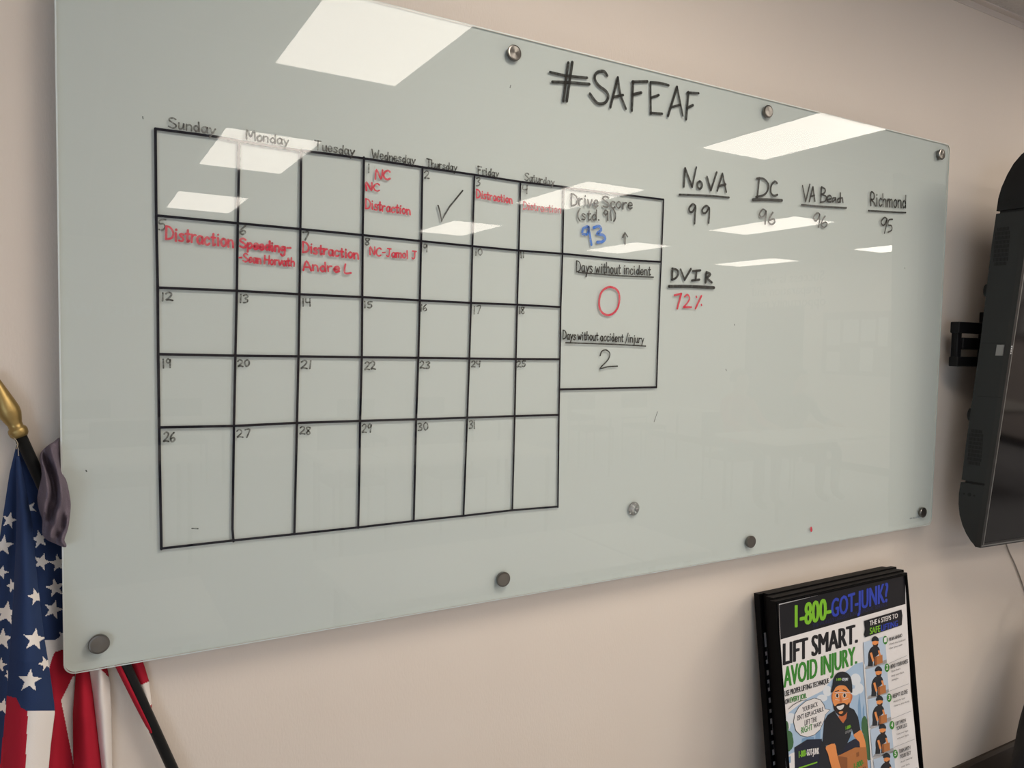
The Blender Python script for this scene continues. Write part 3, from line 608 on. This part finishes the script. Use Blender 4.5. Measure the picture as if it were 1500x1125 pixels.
# ------------------------------------------------------------------ framed posters leaning on the wall
TH = math.radians(8.0); FN = Vector((0, math.cos(TH), -math.sin(TH))); FU = Vector((0, math.sin(TH), math.cos(TH)))     # into the wall, up the frame
PF0 = Vector((0, -.122, .930))
tl = at_plane(1136.5, 889.5, PF0, FN); trr = at_plane(1328.3, 831.5, PF0, FN)
FW = trr.x-tl.x; s_top = ((tl+trr)/2-PF0).dot(FU); s_bot = s_top-(.93+.02)/math.cos(TH)
def fpt(x, s, d): return Vector((x, 0, 0))+PF0*1.0+FU*s+FN*d
_t = fpt(0, s_bot, 0).z; s_bot -= (_t-.004)/math.cos(TH)
FB = mat('gloss_black_frame', (.003, .003, .0035), .5, spec=.07); PAPER = mat('poster_white', (.74, .71, .70), .35, spec=.3, coat=.12)
HD = mat('poster_black', (.006, .006, .009), .3, spec=.3, coat=.12)
BKB = mat('backing_board', (.10, .08, .06), .8)
labels = ['black framed poster at the back of the leaning stack, nearest the wall', 'second black framed poster from the wall in the leaning stack', 'middle black framed poster of the leaning stack', 'black framed poster just behind the front one in the leaning stack', 'front framed lifting safety poster of the stack leaning on the wall']
lefts = [1112.5, 1126.5, 1130.3, 1133.6, 1136.5]
def lay(mb, x0, s0, x1, s1, d0, d1, mi=0):
    P = [(x0, s0), (x1, s0), (x1, s1), (x0, s1)]
    mb.add([fpt(x, s, d0) for x, s in P]+[fpt(x, s, d1) for x, s in P], [(0, 3, 2, 1), (4, 5, 6, 7), (0, 1, 5, 4), (1, 2, 6, 5), (2, 3, 7, 6), (3, 0, 4, 7)], mi)
front = None
for i in range(5):
    d = (4-i)*.0228
    Pp = PF0+FN*d
    q = at_plane(lefts[i], 889.5-(4-i)*2.7, Pp, FN); x0 = q.x; x1 = x0+FW; st = s_top+[.0, .002, -.001, .003, 0][i]; sb = s_bot+(4-i)*.0228*math.tan(TH)
    fr_ = empty('framed_poster', tuple(fpt((x0+x1)/2, sb, d)), labels[i], 'framed poster', 'black framed posters leaning on the wall')
    b = .008; m_ = MB(); T = .019
    lay(m_, x0, sb, x0+b, st, d, d+T); lay(m_, x1-b, sb, x1, st, d, d+T); lay(m_, x0+b, sb, x1-b, sb+b, d, d+T); lay(m_, x0+b, st-b, x1-b, st, d, d+T)
    lay(m_, x0+.003, sb+.003, x0+.006, st-.003, d-.0015, d); lay(m_, x1-.006, sb+.003, x1-.003, st-.003, d-.0015, d); lay(m_, x0+.006, st-.006, x1-.006, st-.003, d-.0015, d)
    m_.build('frame', FB, fr_)
    m_ = MB(); lay(m_, x0+b, sb+b, x1-b, st-b, d+.012, d+.018); m_.build('backing_board', BKB, fr_)
    if i < 4:
        m_ = MB(); lay(m_, x0+b, sb+b, x1-b, st-b, d+.009, d+.0115, 0); lay(m_, x0+b, st-.11, x1-b, st-b, d+.0085, d+.009, 1)
        if i == 0:
            rr = random.Random(4); s = st-.15
            while s > sb+.2:
                r = rr.uniform(.005, .009); lay(m_, x0+b+.004, s-r*2, x0+b+.004+rr.uniform(.01, .03), s, d+.0085, d+.009, 1); s -= r*2+rr.uniform(.008, .016)
        m_.build('poster', [PAPER, HD], fr_)
    else: front = fr_
    if i == 4: fx0, fx1, fst, fsb = x0, x1, st, sb

# printed sheet of the front poster, drawn in the plane of its sheet
PP = PF0+FN*.0045
pmats = [PAPER, HD]; pidx = {'white': 0, 'black': 1}
for nm, rgb in [('lime', (120, 180, 40)), ('blue', (42, 62, 165)), ('green', (52, 128, 40)), ('sky', (165, 188, 212)), ('cloud', (215, 220, 226)), ('tower', (120, 155, 190)), ('leaf', (60, 100, 62)), ('navy', (22, 26, 46)), ('skin', (222, 140, 78)), ('skin2', (190, 105, 60)),
               ('hair', (38, 24, 18)), ('shirt', (24, 27, 34)), ('box', (176, 110, 58)), ('box2', (138, 82, 42)), ('panel', (178, 194, 212)), ('grey', (150, 150, 152)), ('darkblue', (26, 30, 80)), ('ink', (40, 40, 44))]:
    pidx[nm] = len(pmats); pmats.append(mat('poster_'+nm, lin(rgb), .35, spec=.3, coat=.12))
pm_ = MB(); LAY = [0]
def ppt(x, y): return at_plane(x, y, PP, FN)
SHEET = [(1141.0, 884.5), (1325.5, 838.5), (1334, 1010), (1354, 1200), (1156, 1200), (1147.5, 1060), (1143.5, 960)]
def clip(pts):
    n = len(SHEET)
    for i in range(n):
        (ax, ay), (bx, by) = SHEET[i], SHEET[(i+1) % n]; sd = lambda p: (bx-ax)*(p[1]-ay)-(by-ay)*(p[0]-ax); o_ = []
        if i in (2, 1): continue
        for p, q in zip(pts, pts[1:]+pts[:1]):
            a, b = sd(p), sd(q)
            if a >= 0: o_.append(p)
            if (a >= 0) != (b >= 0): t = a/(a-b); o_.append((p[0]+(q[0]-p[0])*t, p[1]+(q[1]-p[1])*t))
        pts = o_
        if len(pts) < 3: return []
    return pts
def poly(pts, c, bump=True):
    pts = clip(list(pts))
    if not pts: return
    if bump: LAY[0] += 1
    P = [ppt(*p) for p in pts]; off = FN*(-LAY[0]*.00003)
    pm_.add([p+off for p in P], [tuple(t) for t in tessellate_polygon([[Vector((p.x, p.z, 0)) for p in P]])], pidx[c])
def blob(cx, cy, rx, ry, c, n=18): poly([(cx+rx*math.cos(2*PI*k/n), cy+ry*math.sin(2*PI*k/n)) for k in range(n)], c)
_cache = {}
def glyph_mesh(txt, bold):
    k = (txt, bold)
    if k in _cache: return _cache[k]
    cu = bpy.data.curves.new('letters', 'FONT'); cu.body = txt; cu.offset = bold; cu.resolution_u = 3; to = bpy.data.objects.new('letters', cu); col.objects.link(to)
    bpy.context.view_layer.update(); dg = bpy.context.evaluated_depsgraph_get(); me = to.evaluated_get(dg).to_mesh()
    v = [(a.co.x, a.co.y) for a in me.vertices]; f = [tuple(p.vertices) for p in me.polygons]
    to.evaluated_get(dg).to_mesh_clear(); bpy.data.objects.remove(to); bpy.data.curves.remove(cu)
    _cache[k] = (v, f); return v, f
CAPH = None
def typ(txt, P0, P1, h0, h1, c, bold=.02, tf=None):
    """printed lettering between two baseline points"""
    global CAPH
    if CAPH is None: vv, _ = glyph_mesh('H', 0); CAPH = max(b for a, b in vv)
    v, f = glyph_mesh(txt, 0.0); xa, xb = min(a for a, b in v), max(a for a, b in v); LAY[0] += 1; off = FN*(-LAY[0]*.00003)
    for kk, (sx, sy) in enumerate([(0, 0)] if bold <= 0 else [(-bold*2, 0), (-bold, bold*.35), (0, 0), (bold, -bold*.35), (bold*2, 0)]):
        out_ = []
        for a, b in v:
            u = (a+sx-xa)/(xb-xa); hh = (h0+(h1-h0)*u)*(b+sy)/CAPH
            x, y = P0[0]+(P1[0]-P0[0])*u, P0[1]+(P1[1]-P0[1])*u-hh
            if tf: x, y = tf(x, y)
            out_.append(ppt(x, y)+off*(1+.04*kk/LAY[0]*5))
        pm_.add(out_, f, pidx[c])
t6 = lambda x, y: (1110+.16*x, 830+.16*y); t5 = lambda x, y: (1090+.27115*x, 820+.27115*y); tA = lambda x, y: (1150+.1289*x, 980+.1289*y); tS = lambda x, y: (1260+.2088*x, 890+.2088*y)
def pol(tf, pts, c): poly([tf(*p) for p in pts], c)
poly(SHEET, 'white')
pol(t6, [(195, 352), (1348, 62), (1352, 342), (208, 668)], 'black')
typ('1-800-', (345, 556), (668, 472), 200, 190, 'lime', .024, t6); typ('GOT-JUNK?', (676, 466), (1190, 318), 165, 172, 'blue', .022, t6)
typ("THE WORLD'S LARGEST JUNK REMOVAL SERVICE", (500, 560), (1185, 358), 34, 34, 'darkblue', .0, t6)
typ('LIFT SMART.', (235, 902), (910, 694), 195, 168, 'black', .03, t6); typ('AVOID INJURY.', (240, 1108), (905, 890), 185, 160, 'green', .03, t6)
pol(tA, [(-75, 600), (60, 480), (250, 335), (420, 250), (530, 120), (700, 20), (800, -60), (882, -80), (905, 250), (960, 900), (1010, 1500), (-10, 1500), (-30, 900)], 'sky')
for cx, cy, rx, ry in [(480, 250, 50, 60), (420, 330, 60, 40), (800, 120, 60, 70), (840, 220, 50, 60), (790, 260, 50, 40), (60, 560, 70, 60), (10, 640, 50, 60)]:
    blob(*tA(cx, cy), rx*.1289, ry*.1289, 'cloud')
for p in [[(825, 420), (842, 270), (856, 400), (870, 560), (870, 700), (830, 600)], [(880, 450), (897, 390), (905, 600), (880, 600)], [(180, 900), (190, 790), (250, 770), (330, 770), (330, 900)], [(340, 800), (350, 700), (400, 680), (400, 800)], [(730, 760), (760, 740), (790, 800), (710, 830)]]: pol(tA, p, 'tower')
for p in [(10, 660, 30, 75), (40, 760, 45, 60), (30, 860, 50, 80), (55, 830, 40, 90), (-20, 700, 30, 110), (900, 640, 36, 110), (925, 760, 40, 120), (950, 900, 50, 140)]: blob(*tA(p[0], p[1]), p[2]*.1289, p[3]*.1289, 'leaf', 11)
pol(tA, [(18, 1000), (60, 960), (105, 945), (110, 1300), (0, 1300)], 'white'); pol(tA, [(25, 1010), (60, 985), (62, 1060), (25, 1080)], 'tower')
pol(tA, [(102, 890), (245, 800), (415, 793), (415, 1300), (110, 1300)], 'navy'); pol(tA, [(102, 890), (245, 800), (245, 812), (105, 902)], 'ink')
typ('1-800-', (155, 1008), (240, 985), 75, 72, 'lime', .03, tA); typ('GOT-JUNK', (245, 984), (382, 962), 72, 68, 'white', .03, tA)
pol(tA, [(150, 1118), (362, 1050), (362, 1066), (150, 1134)], 'lime')
typ('USE PROPER LIFTING TECHNIQUE', (218, 738), (456, 664), 30, 26, 'ink', .02, t5); typ('ON', (220, 781), (242, 773), 27, 27, 'ink', .02, t5); typ('EVERY JOB.', (247, 772), (336, 745), 28, 26, 'green', .02, t5)
pol(tA, [(30, 455), (90, 400), (160, 362), (240, 343), (240, 348), (162, 368), (94, 406), (34, 458)], 'ink')
bub = [(88, 600), (105, 510), (150, 430), (230, 362), (330, 327), (400, 345), (440, 400), (455, 452), (512, 461), (458, 515), (440, 590), (395, 690), (330, 750), (250, 775), (170, 755), (115, 700)]
def soft(p): return [(a.x, a.y) for a in catmull(p+[p[0]], 3)]
pol(tA, bub, 'ink'); cx, cy = 275, 555; pol(tA, [(cx+(x-cx)*.965, cy+(y-cy)*.972) for x, y in bub], 'white')
typ('YOUR BACK', (193, 490), (366, 420), 55, 50, 'ink', .02, tA); typ("ISN'T REPLACEABLE.", (135, 586), (436, 474), 56, 48, 'ink', .02, tA); typ('LIFT THE', (218, 642), (356, 592), 60, 55, 'ink', .02, tA)
typ('RIGHT', (178, 733), (306, 688), 70, 66, 'green', .02, tA); typ('WAY!', (318, 676), (406, 642), 50, 50, 'ink', .02, tA)
# the printed worker
pol(tA, [(405, 800), (445, 860), (570, 1000), (640, 1300), (370, 1300), (385, 980)], 'shirt')
pol(tA, [(700, 840), (780, 795), (835, 790), (850, 885), (640, 1000), (600, 960)], 'navy')
pol(tA, soft([(775, 745), (850, 690), (890, 770), (912, 860), (905, 900), (850, 890), (840, 830), (800, 790)]), 'skin')
pol(tA, [(600, 540), (700, 470), (700, 540), (658, 612), (625, 590)], 'skin2')
pol(tA, [(440, 590), (480, 520), (555, 470), (590, 530), (625, 580), (655, 615), (690, 560), (712, 425), (780, 460), (825, 545), (852, 690), (775, 742), (755, 690), (735, 770), (700, 845), (640, 940), (590, 990), (560, 842), (440, 874), (418, 860)], 'shirt')
pol(tA, soft([(523, 300), (540, 278), (548, 390), (530, 360)]), 'skin2'); pol(tA, soft([(728, 290), (756, 290), (757, 335), (730, 392)]), 'skin2')
pol(tA, soft([(535, 270), (560, 215), (620, 185), (690, 195), (735, 255), (732, 390), (700, 480), (630, 535), (575, 490), (542, 400)]), 'skin')
pol(tA, soft([(540, 385), (560, 420), (590, 395), (625, 388), (670, 385), (700, 405), (726, 375), (722, 440), (690, 500), (640, 536), (590, 510), (552, 455)]), 'hair')
pol(tA, soft([(580, 425), (620, 415), (664, 402), (655, 440), (625, 462), (598, 455)]), 'white'); pol(tA, soft([(604, 490), (630, 478), (655, 482), (640, 505), (615, 508)]), 'skin')
for ex, ey in [(587, 300), (669, 297)]: blob(*tA(ex, ey), 2.6, 3.4, 'white'); blob(*tA(ex, ey), 1.7, 2.9, 'hair')
pol(tA, [(556, 252), (608, 236), (606, 246), (560, 262)], 'hair'); pol(tA, [(648, 226), (700, 246), (696, 256), (650, 240)], 'hair')
for a, b in [((556, 262), (732, 266)), ((562, 340), (612, 350)), ((650, 348), (712, 330))]: pol(tA, [a, b, (b[0], b[1]+4), (a[0], a[1]+4)], 'cloud')
pol(tA, soft([(622, 290), (640, 370), (618, 378), (612, 364)]), 'skin2')
pol(tA, soft([(514, 262), (534, 170), (545, 100), (585, 45), (650, 27), (710, 52), (748, 120), (757, 265), (722, 240), (680, 190), (620, 180), (570, 205), (545, 250)]), 'shirt')
typ('1-800-', (578, 132), (636, 127), 30, 30, 'lime', .02, tA); typ('GOT-JUNK?', (640, 130), (708, 128), 30, 30, 'cloud', .02, tA)
typ('1-800-', (682, 690), (742, 665), 40, 38, 'lime', .03, tA); typ('GOT-JUNK?', (676, 735), (752, 704), 26, 26, 'grey', .02, tA)
pol(tA, [(590, 985), (790, 888), (915, 885), (700, 1003)], 'box'); pol(tA, [(590, 985), (702, 1002), (702, 1300), (610, 1300)], 'box2'); pol(tA, [(700, 1003), (915, 885), (940, 1200), (945, 1300), (700, 1300)], 'box'); pol(tA, [(800, 950), (832, 935), (835, 985), (803, 1000)], 'box2')
typ('1-800-', (775, 1140), (885, 1085), 70, 68, 'green', .03, tA); typ('GOT-JUNK?', (765, 1215), (905, 1150), 50, 48, 'ink', .02, tA)
pol(tA, soft([(455, 882), (555, 845), (580, 950), (606, 1060), (640, 1200), (560, 1220), (505, 1060), (480, 960)]), 'skin')
# right hand column of steps
poly([tA(883, -60), tA(897, -66), tA(1035, 1500), tA(1000, 1500)], 'white')
pol(tS, [(22, 92), (285, 13), (292, 55), (287, 122), (30, 208), (22, 190), (30, 150)], 'black')
typ('THE 6 STEPS TO', (62, 127), (258, 70), 34, 32, 'white', .01, tS); typ('SAFE', (63, 187), (135, 166), 45, 43, 'lime', .015, tS); typ('LIFTING', (143, 164), (258, 128), 42, 40, 'blue', .015, tS)
quads = [[(18, 242), (168, 200), (182, 385), (28, 428)], [(30, 432), (180, 390), (195, 592), (43, 637)], [(45, 642), (193, 600), (210, 785), (58, 842)], [(62, 852), (208, 795), (226, 1002), (78, 1048)], [(84, 1062), (226, 1010), (245, 1260), (100, 1290)]]
heads = [[('PLAN AHEAD', (198, 234), (288, 204), 24)], [('BEND YOUR KNEES', (207, 427), (328, 386), 27)], [('KEEP IT CLOSE', (221, 634), (325, 598), 28)], [('LIFT WITH', (240, 824), (310, 800), 26), ('YOUR LEGS', (245, 859), (319, 832), 26)], [('TURN WITH', (262, 1020), (340, 990), 27), ('YOUR FEET', (268, 1056), (344, 1026), 27)]]
body = [[('Check the load and', (198, 263), (310, 228)), ('clear your path.', (200, 291), (292, 262))], [('Squat down,', (210, 452), (276, 430)), ('keep your back', (212, 484), (300, 456)), ('straight.', (214, 513), (262, 498))], [('Hold the load', (225, 664), (306, 637)), ('close to your body.', (228, 694), (337, 658))], [('Use your legs,', (247, 892), (328, 863)), ('not your back.', (250, 922), (332, 893))], [('Avoid twisting', (272, 1087), (354, 1052)), ('your back.', (278, 1118), (337, 1096))]]
circ = [(170, 227), (181, 420), (195, 630), (213, 822), (236, 1023)]
offs = [(0, 0), (22, 210), (28, 415), (48, 612), (76, 815)]
for k in range(5):
    pol(tS, quads[k], 'panel'); q = quads[k]; pol(tS, [q[3], q[2], (q[2][0]-2, q[2][1]-22), (q[3][0]+10, q[3][1]-20)], 'grey')
    dx, dy = offs[k]; mv = lambda P: [(x+dx, y+dy) for x, y in P]
    pol(tS, mv([(52, 360), (88, 350), (82, 410), (48, 412)]), 'shirt'); pol(tS, mv([(92, 350), (112, 345), (110, 405), (90, 406)]), 'shirt')
    pol(tS, soft(mv([(50, 330), (62, 292), (85, 270), (118, 272), (132, 300), (120, 330), (95, 350), (85, 375), (55, 378)])), 'shirt')
    pol(tS, soft(mv([(80, 238), (120, 232), (119, 262), (100, 280), (84, 264)])), 'skin'); pol(tS, soft(mv([(84, 258), (100, 262), (120, 250), (116, 270), (100, 282), (88, 274)])), 'hair')
    pol(tS, soft(mv([(74, 236), (80, 210), (100, 199), (120, 212), (124, 234), (100, 232)])), 'shirt')
    pol(tS, mv([(62, 318), (76, 312), (92, 372), (80, 380)]), 'skin'); pol(tS, mv([(118, 300), (130, 298), (140, 335), (128, 340)]), 'skin')
    pol(tS, mv([(94, 345), (150, 330), (152, 385), (98, 403)]), 'box'); pol(tS, mv([(94, 345), (108, 341), (112, 399), (98, 403)]), 'box2')
    blob(*tS(*circ[k]), 17*.2088, 30*.2088, 'green'); typ(str(k+1), (circ[k][0]-6, circ[k][1]+15), (circ[k][0]+7, circ[k][1]+11), 32, 32, 'white', .01, tS)
    for t, a, b, h in heads[k]: typ(t, a, b, h, h-1, 'ink', .02, tS)
    for t, a, b in body[k]: typ(t, a, b, 13, 12.5, 'ink', 0, tS)
for a, b in [((190, 388), (315, 333)), ((192, 582), (328, 530)), ((205, 778), (348, 720)), ((226, 975), (371, 917)), ((240, 1180), (390, 1115))]: pol(tS, [a, b, (b[0], b[1]+3), (a[0], a[1]+3)], 'grey')
po = obj('poster', pm_.v, pm_.f, pmats, front, pm_.m); po['label'] = 'printed lifting safety poster sheet'

# ------------------------------------------------------------------ soft black bag at the lower right
bgp = empty('bag', (2.85, -.28, 0), 'black fabric bag standing on the floor against the wall at lower right', 'bag')
NB = mat('black_nylon', (.007, .0075, .009), .6, spec=.25, bump=.3, bscale=500)
v = []; f = []; nu, nv = 40, 26
for i in range(nv+1):
    t = i/nv; z = .66*t; cx = 2.795+.30*t; rx = (.2-.06*t)*(1 if t < .9 else 1-6*(t-.9)); ry = (.14-.05*t)*(1 if t < .9 else 1-6*(t-.9))
    for j in range(nu):
        a = 2*PI*j/nu; rr = 1+.04*math.sin(a*5+t*6)+.03*math.sin(a*9-t*11)
        v.append((cx+rx*rr*math.cos(a)*(1.7 if math.cos(a) > 0 else 1), -.28+ry*rr*math.sin(a)+.05*t, .002+z))  # right half stretched out of view, added bulk to shade the wall beside it
for i in range(nv):
    for j in range(nu): f.append((i*nu+j, i*nu+(j+1) % nu, (i+1)*nu+(j+1) % nu, (i+1)*nu+j))
f += [tuple(range(nu))[::-1], tuple(range(nv*nu, (nv+1)*nu))]
obj('bag_body', v, f, NB, bgp, None, True)
MB().tube(catmull([(3.02, -.24, .62), (3.02, -.24, .72), (3.10, -.24, .78), (3.18, -.24, .72), (3.18, -.24, .62)], 6), .009, 10).build('handle', NB, bgp, True)

# ------------------------------------------------------------------ rest of the room, seen faintly in the glass
DOOR = mat('grey_door', (.13, .105, .105), .4); DFR = mat('door_frame', (.07, .06, .055), .45)
d1 = struct(MB().box((X1-.03, -6.70, .01), (X1-.001, -5.85, 2.10), bev=.003).build('door_1', DOOR))
struct(MB().box((X1-.04, -6.78, 0), (X1, -6.70, 2.16)).box((X1-.04, -5.85, 0), (X1, -5.77, 2.16)).box((X1-.04, -6.70, 2.10), (X1, -5.85, 2.16)).build('door_frame', DFR, d1))
MB().tube([(X1-.03, -6.62, 1.02), (X1-.08, -6.62, 1.02), (X1-.08, -6.50, 1.02)], .01, 10).build('door_handle', STEEL, d1)
def wall_text(lines, loc_fn, size, m, name, label, gapz):
    root = empty(name, tuple(loc_fn(0, 0, 0)), label, 'wall lettering')
    for k, t in enumerate(lines):
        mb = MB()
        vv, ff = glyph_mesh(t, 0); xm = (min(a for a, b in vv)+max(a for a, b in vv))/2
        fr1 = [loc_fn((a-xm)*size, b*size-k*gapz, 0) for a, b in vv]; fr2 = [loc_fn((a-xm)*size, b*size-k*gapz, .004) for a, b in vv]
        mb.add(fr1, ff); mb.add(fr2, ff); mb.build('lettering_line', m, root)
    return root
wall_text(['Success is where', 'preparation and', 'opportunity meet'], lambda a, b, d: (X1-.002-d, -6.11-a, 2.50+b), .19, mat('grey_letters', (.03, .025, .025), .5), 'wall_lettering', 'grey three line motto lettered on wall above the door', .17)
wall_text(['Southwin'], lambda a, b, d: (.42+a*-1, Y0+.002+d, 1.80+b), .34, mat('white_letters', (.85, .85, .85), .4), 'wall_lettering', 'large pale lettering on the back wall', .3)
nb = empty('notice_board', (X1, -4.94, 1.65), 'grey notice board with paper sheets on the wall beside the door', 'notice board')
MB().box((X1-.03, -5.44, 1.24), (X1, -4.44, 2.06), bev=.004).build('board', mat('grey_cork', (.36, .33, .32), .8), nb)
PW = mat('white_paper', (.78, .77, .75), .6)
for k, (y, z, a, b) in enumerate([(-5.37, 1.62, .2, .34), (-5.12, 1.66, .22, .3), (-4.86, 1.3, .18, .3), (-4.86, 1.68, .2, .28), (-4.62, 1.62, .13, .36), (-5.36, 1.28, .2, .26)]):
    MB().box((X1-.032, y, z), (X1-.030, y+a, z+b)).build('pinned_sheet', PW, nb)
TT = mat('pale_table_top', (.68, .66, .62), .35); TL = mat('table_leg_grey', (.1, .1, .1), .4, .5); SEAT = mat('black_chair_fabric', (.03, .03, .035), .8)
def table(x, y, label, hw=.9, hd=.38, top=None):
    t = empty('folding_table', (x, y, 0), label, 'table', 'training tables in the room')
    MB().box((x-hw, y-hd, .715), (x+hw, y+hd, .745), bev=.005).build('tabletop', top or TT, t)
    for sx in (-1, 1):
        for sy in (-1, 1): MB().tube([(x+sx*(hw-.08), y+sy*(hd-.06), 0), (x+sx*(hw-.08), y+sy*(hd-.06), .716)], .016, 10).build('leg', TL, t)
def chair(x, y, s, label):
    t = empty('stacking_chair', (x, y, 0), label, 'chair', 'black chairs at the tables')
    MB().box((x-.23, y-.22, .44), (x+.23, y+.22, .49), bev=.02).build('seat', SEAT, t)
    MB().box((x-.22, y+s*.22-.02, .55), (x+.22, y+s*.22+.02, .90), bev=.015).build('backrest', SEAT, t)
    for sx in (-1, 1):
        for sy in (-1, 1): MB().tube([(x+sx*.21, y+sy*.2, 0), (x+sx*.21, y+sy*.2, .455 if sy != s else .6)], .011, 8).build('leg', TL, t)
spots = [(-.1, -4.6, 'nearest the window on the first row'), (2.4, -3.9, 'in the middle of the first row'), (6.3, -3.6, 'at the door end of the first row'), (.6, -6.9, 'nearest the window on the second row'), (3.3, -6.3, 'in the middle of the second row'), (6.4, -6.2, 'by the door on the second row')]
WT = mat('white_table_top', (.82, .81, .80), .3)
for xa, xb, t in [(-1.15, .40, 'white table in front of the left end of the whiteboard'), (.80, 1.93, 'white table in front of the middle of the whiteboard'), (1.95, 2.30, 'white table in front of the right end of the whiteboard')]:
    table((xa+xb)/2, -1.165, t, (xb-xa)/2, .285, WT)
for k, (x, y, t) in enumerate(spots):
    table(x, y, 'pale rectangular training table ' + t)
    chair(x-.45, y-.58, -1, 'black chair, left side of table ' + t); chair(x+.45, y-.58, -1, 'black chair, right side of table ' + t)
    tag(MB().box((x-.5, y-.12, .7453), (x-.28, y+.18, .752)).build('paper_stack', PW), 'stack of white paper on the pale table ' + t, 'paper', 'paper stacks on the tables')

# two people sitting at the table by the door, seen only as faint reflections
SKIN = mat('skin', (.45, .27, .19), .55); TROU = mat('dark_trousers', (.03, .035, .05), .85); HAIR = mat('dark_hair', (.02, .014, .01), .6)
def seated_person(x, y, top, label):
    p = empty('person', (x, y, 0), label, 'person', 'people seated at the table')
    P = [((0, -.02, .605), .105), ((0, -.03, .74), .11), ((0, -.01, .92), .135), ((0, 0, 1.06), .065), ((0, .02, 1.13), .052), ((0, .045, 1.20), .082), ((0, .04, 1.27), .085), ((0, .03, 1.32), .06)]
    E = [(i, i+1) for i in range(7)]
    for s in (-1, 1):
        b = len(P)
        P += [((s*.175, 0, 1.02), .062), ((s*.235, .09, .83), .045), ((s*.18, .31, .795), .032), ((s*.165, .37, .79), .034), ((s*.09, .03, .59), .080), ((s*.12, .42, .56), .062), ((s*.12, .40, .10), .042), ((s*.12, .53, .045), .036)]
        E += [(3, b), (b, b+1), (b+1, b+2), (b+2, b+3), (0, b+4), (b+4, b+5), (b+5, b+6), (b+6, b+7)]
        for k, (dx, ln) in enumerate([(-.028, .06), (-.009, .072), (.01, .068), (.028, .052)]):
            c = len(P); hx = s*.165+dx
            P += [((hx, .40, .79), .0105), ((hx, .40+ln*.55, .785), .0095), ((hx, .40+ln, .772), .0085)]; E += [(b+3, c), (c, c+1), (c+1, c+2)]
        c = len(P); P += [((s*.165-s*.042, .365, .788), .012), ((s*.165-s*.058, .40, .78), .0095)]; E += [(b+3, c), (c, c+1)]
    me = bpy.data.meshes.new('body'); me.from_pydata([q for q, _ in P], E, []); o = bpy.data.objects.new('body', me); col.objects.link(o)
    sk = o.modifiers.new('skin', 'SKIN'); ss = o.modifiers.new('smooth', 'SUBSURF'); ss.levels = ss.render_levels = 1
    for i, (_, r) in enumerate(P): me.skin_vertices[0].data[i].radius = (r, r)
    me.skin_vertices[0].data[0].use_root = True
    bpy.context.view_layer.update(); dg = bpy.context.evaluated_depsgraph_get(); nm = bpy.data.meshes.new_from_object(o.evaluated_get(dg)); bpy.data.objects.remove(o)
    for m in (SKIN, top, TROU): nm.materials.append(m)
    for f in nm.polygons:
        c = f.center; f.use_smooth = True
        f.material_index = 2 if c.z < .63 else (0 if c.z > 1.085 or (c.y > .24 and c.z > .7) else 1)
    bo = bpy.data.objects.new('body', nm); col.objects.link(bo); bo.parent = p
    v = []; f = []; nu, nv = 20, 9
    for i in range(nv+1):
        t = PI*.60*i/nv
        for j in range(nu):
            a = 2*PI*j/nu; fr2 = 1.0 if math.sin(a) < .35 else 1-.45*max(0, (t-.9))
            v.append((.092*S(t)*math.cos(a)*fr2, .035-.008+.10*S(t)*math.sin(a)*fr2-.012, 1.265+.105*math.cos(t)))
    for i in range(nv):
        for j in range(nu): f.append((i*nu+j, (i+1)*nu+j, (i+1)*nu+(j+1) % nu, i*nu+(j+1) % nu))
    h = obj('hair', v, f, HAIR, None, None, True); h.parent = p
    return p
seated_person(5.85, -4.14, mat('red_top', (.45, .05, .08), .85), 'person in a red top sitting with hands on the table near the door')
seated_person(6.75, -4.14, mat('charcoal_top', (.05, .05, .06), .85), 'person in a charcoal top sitting with hands on the table near the door')
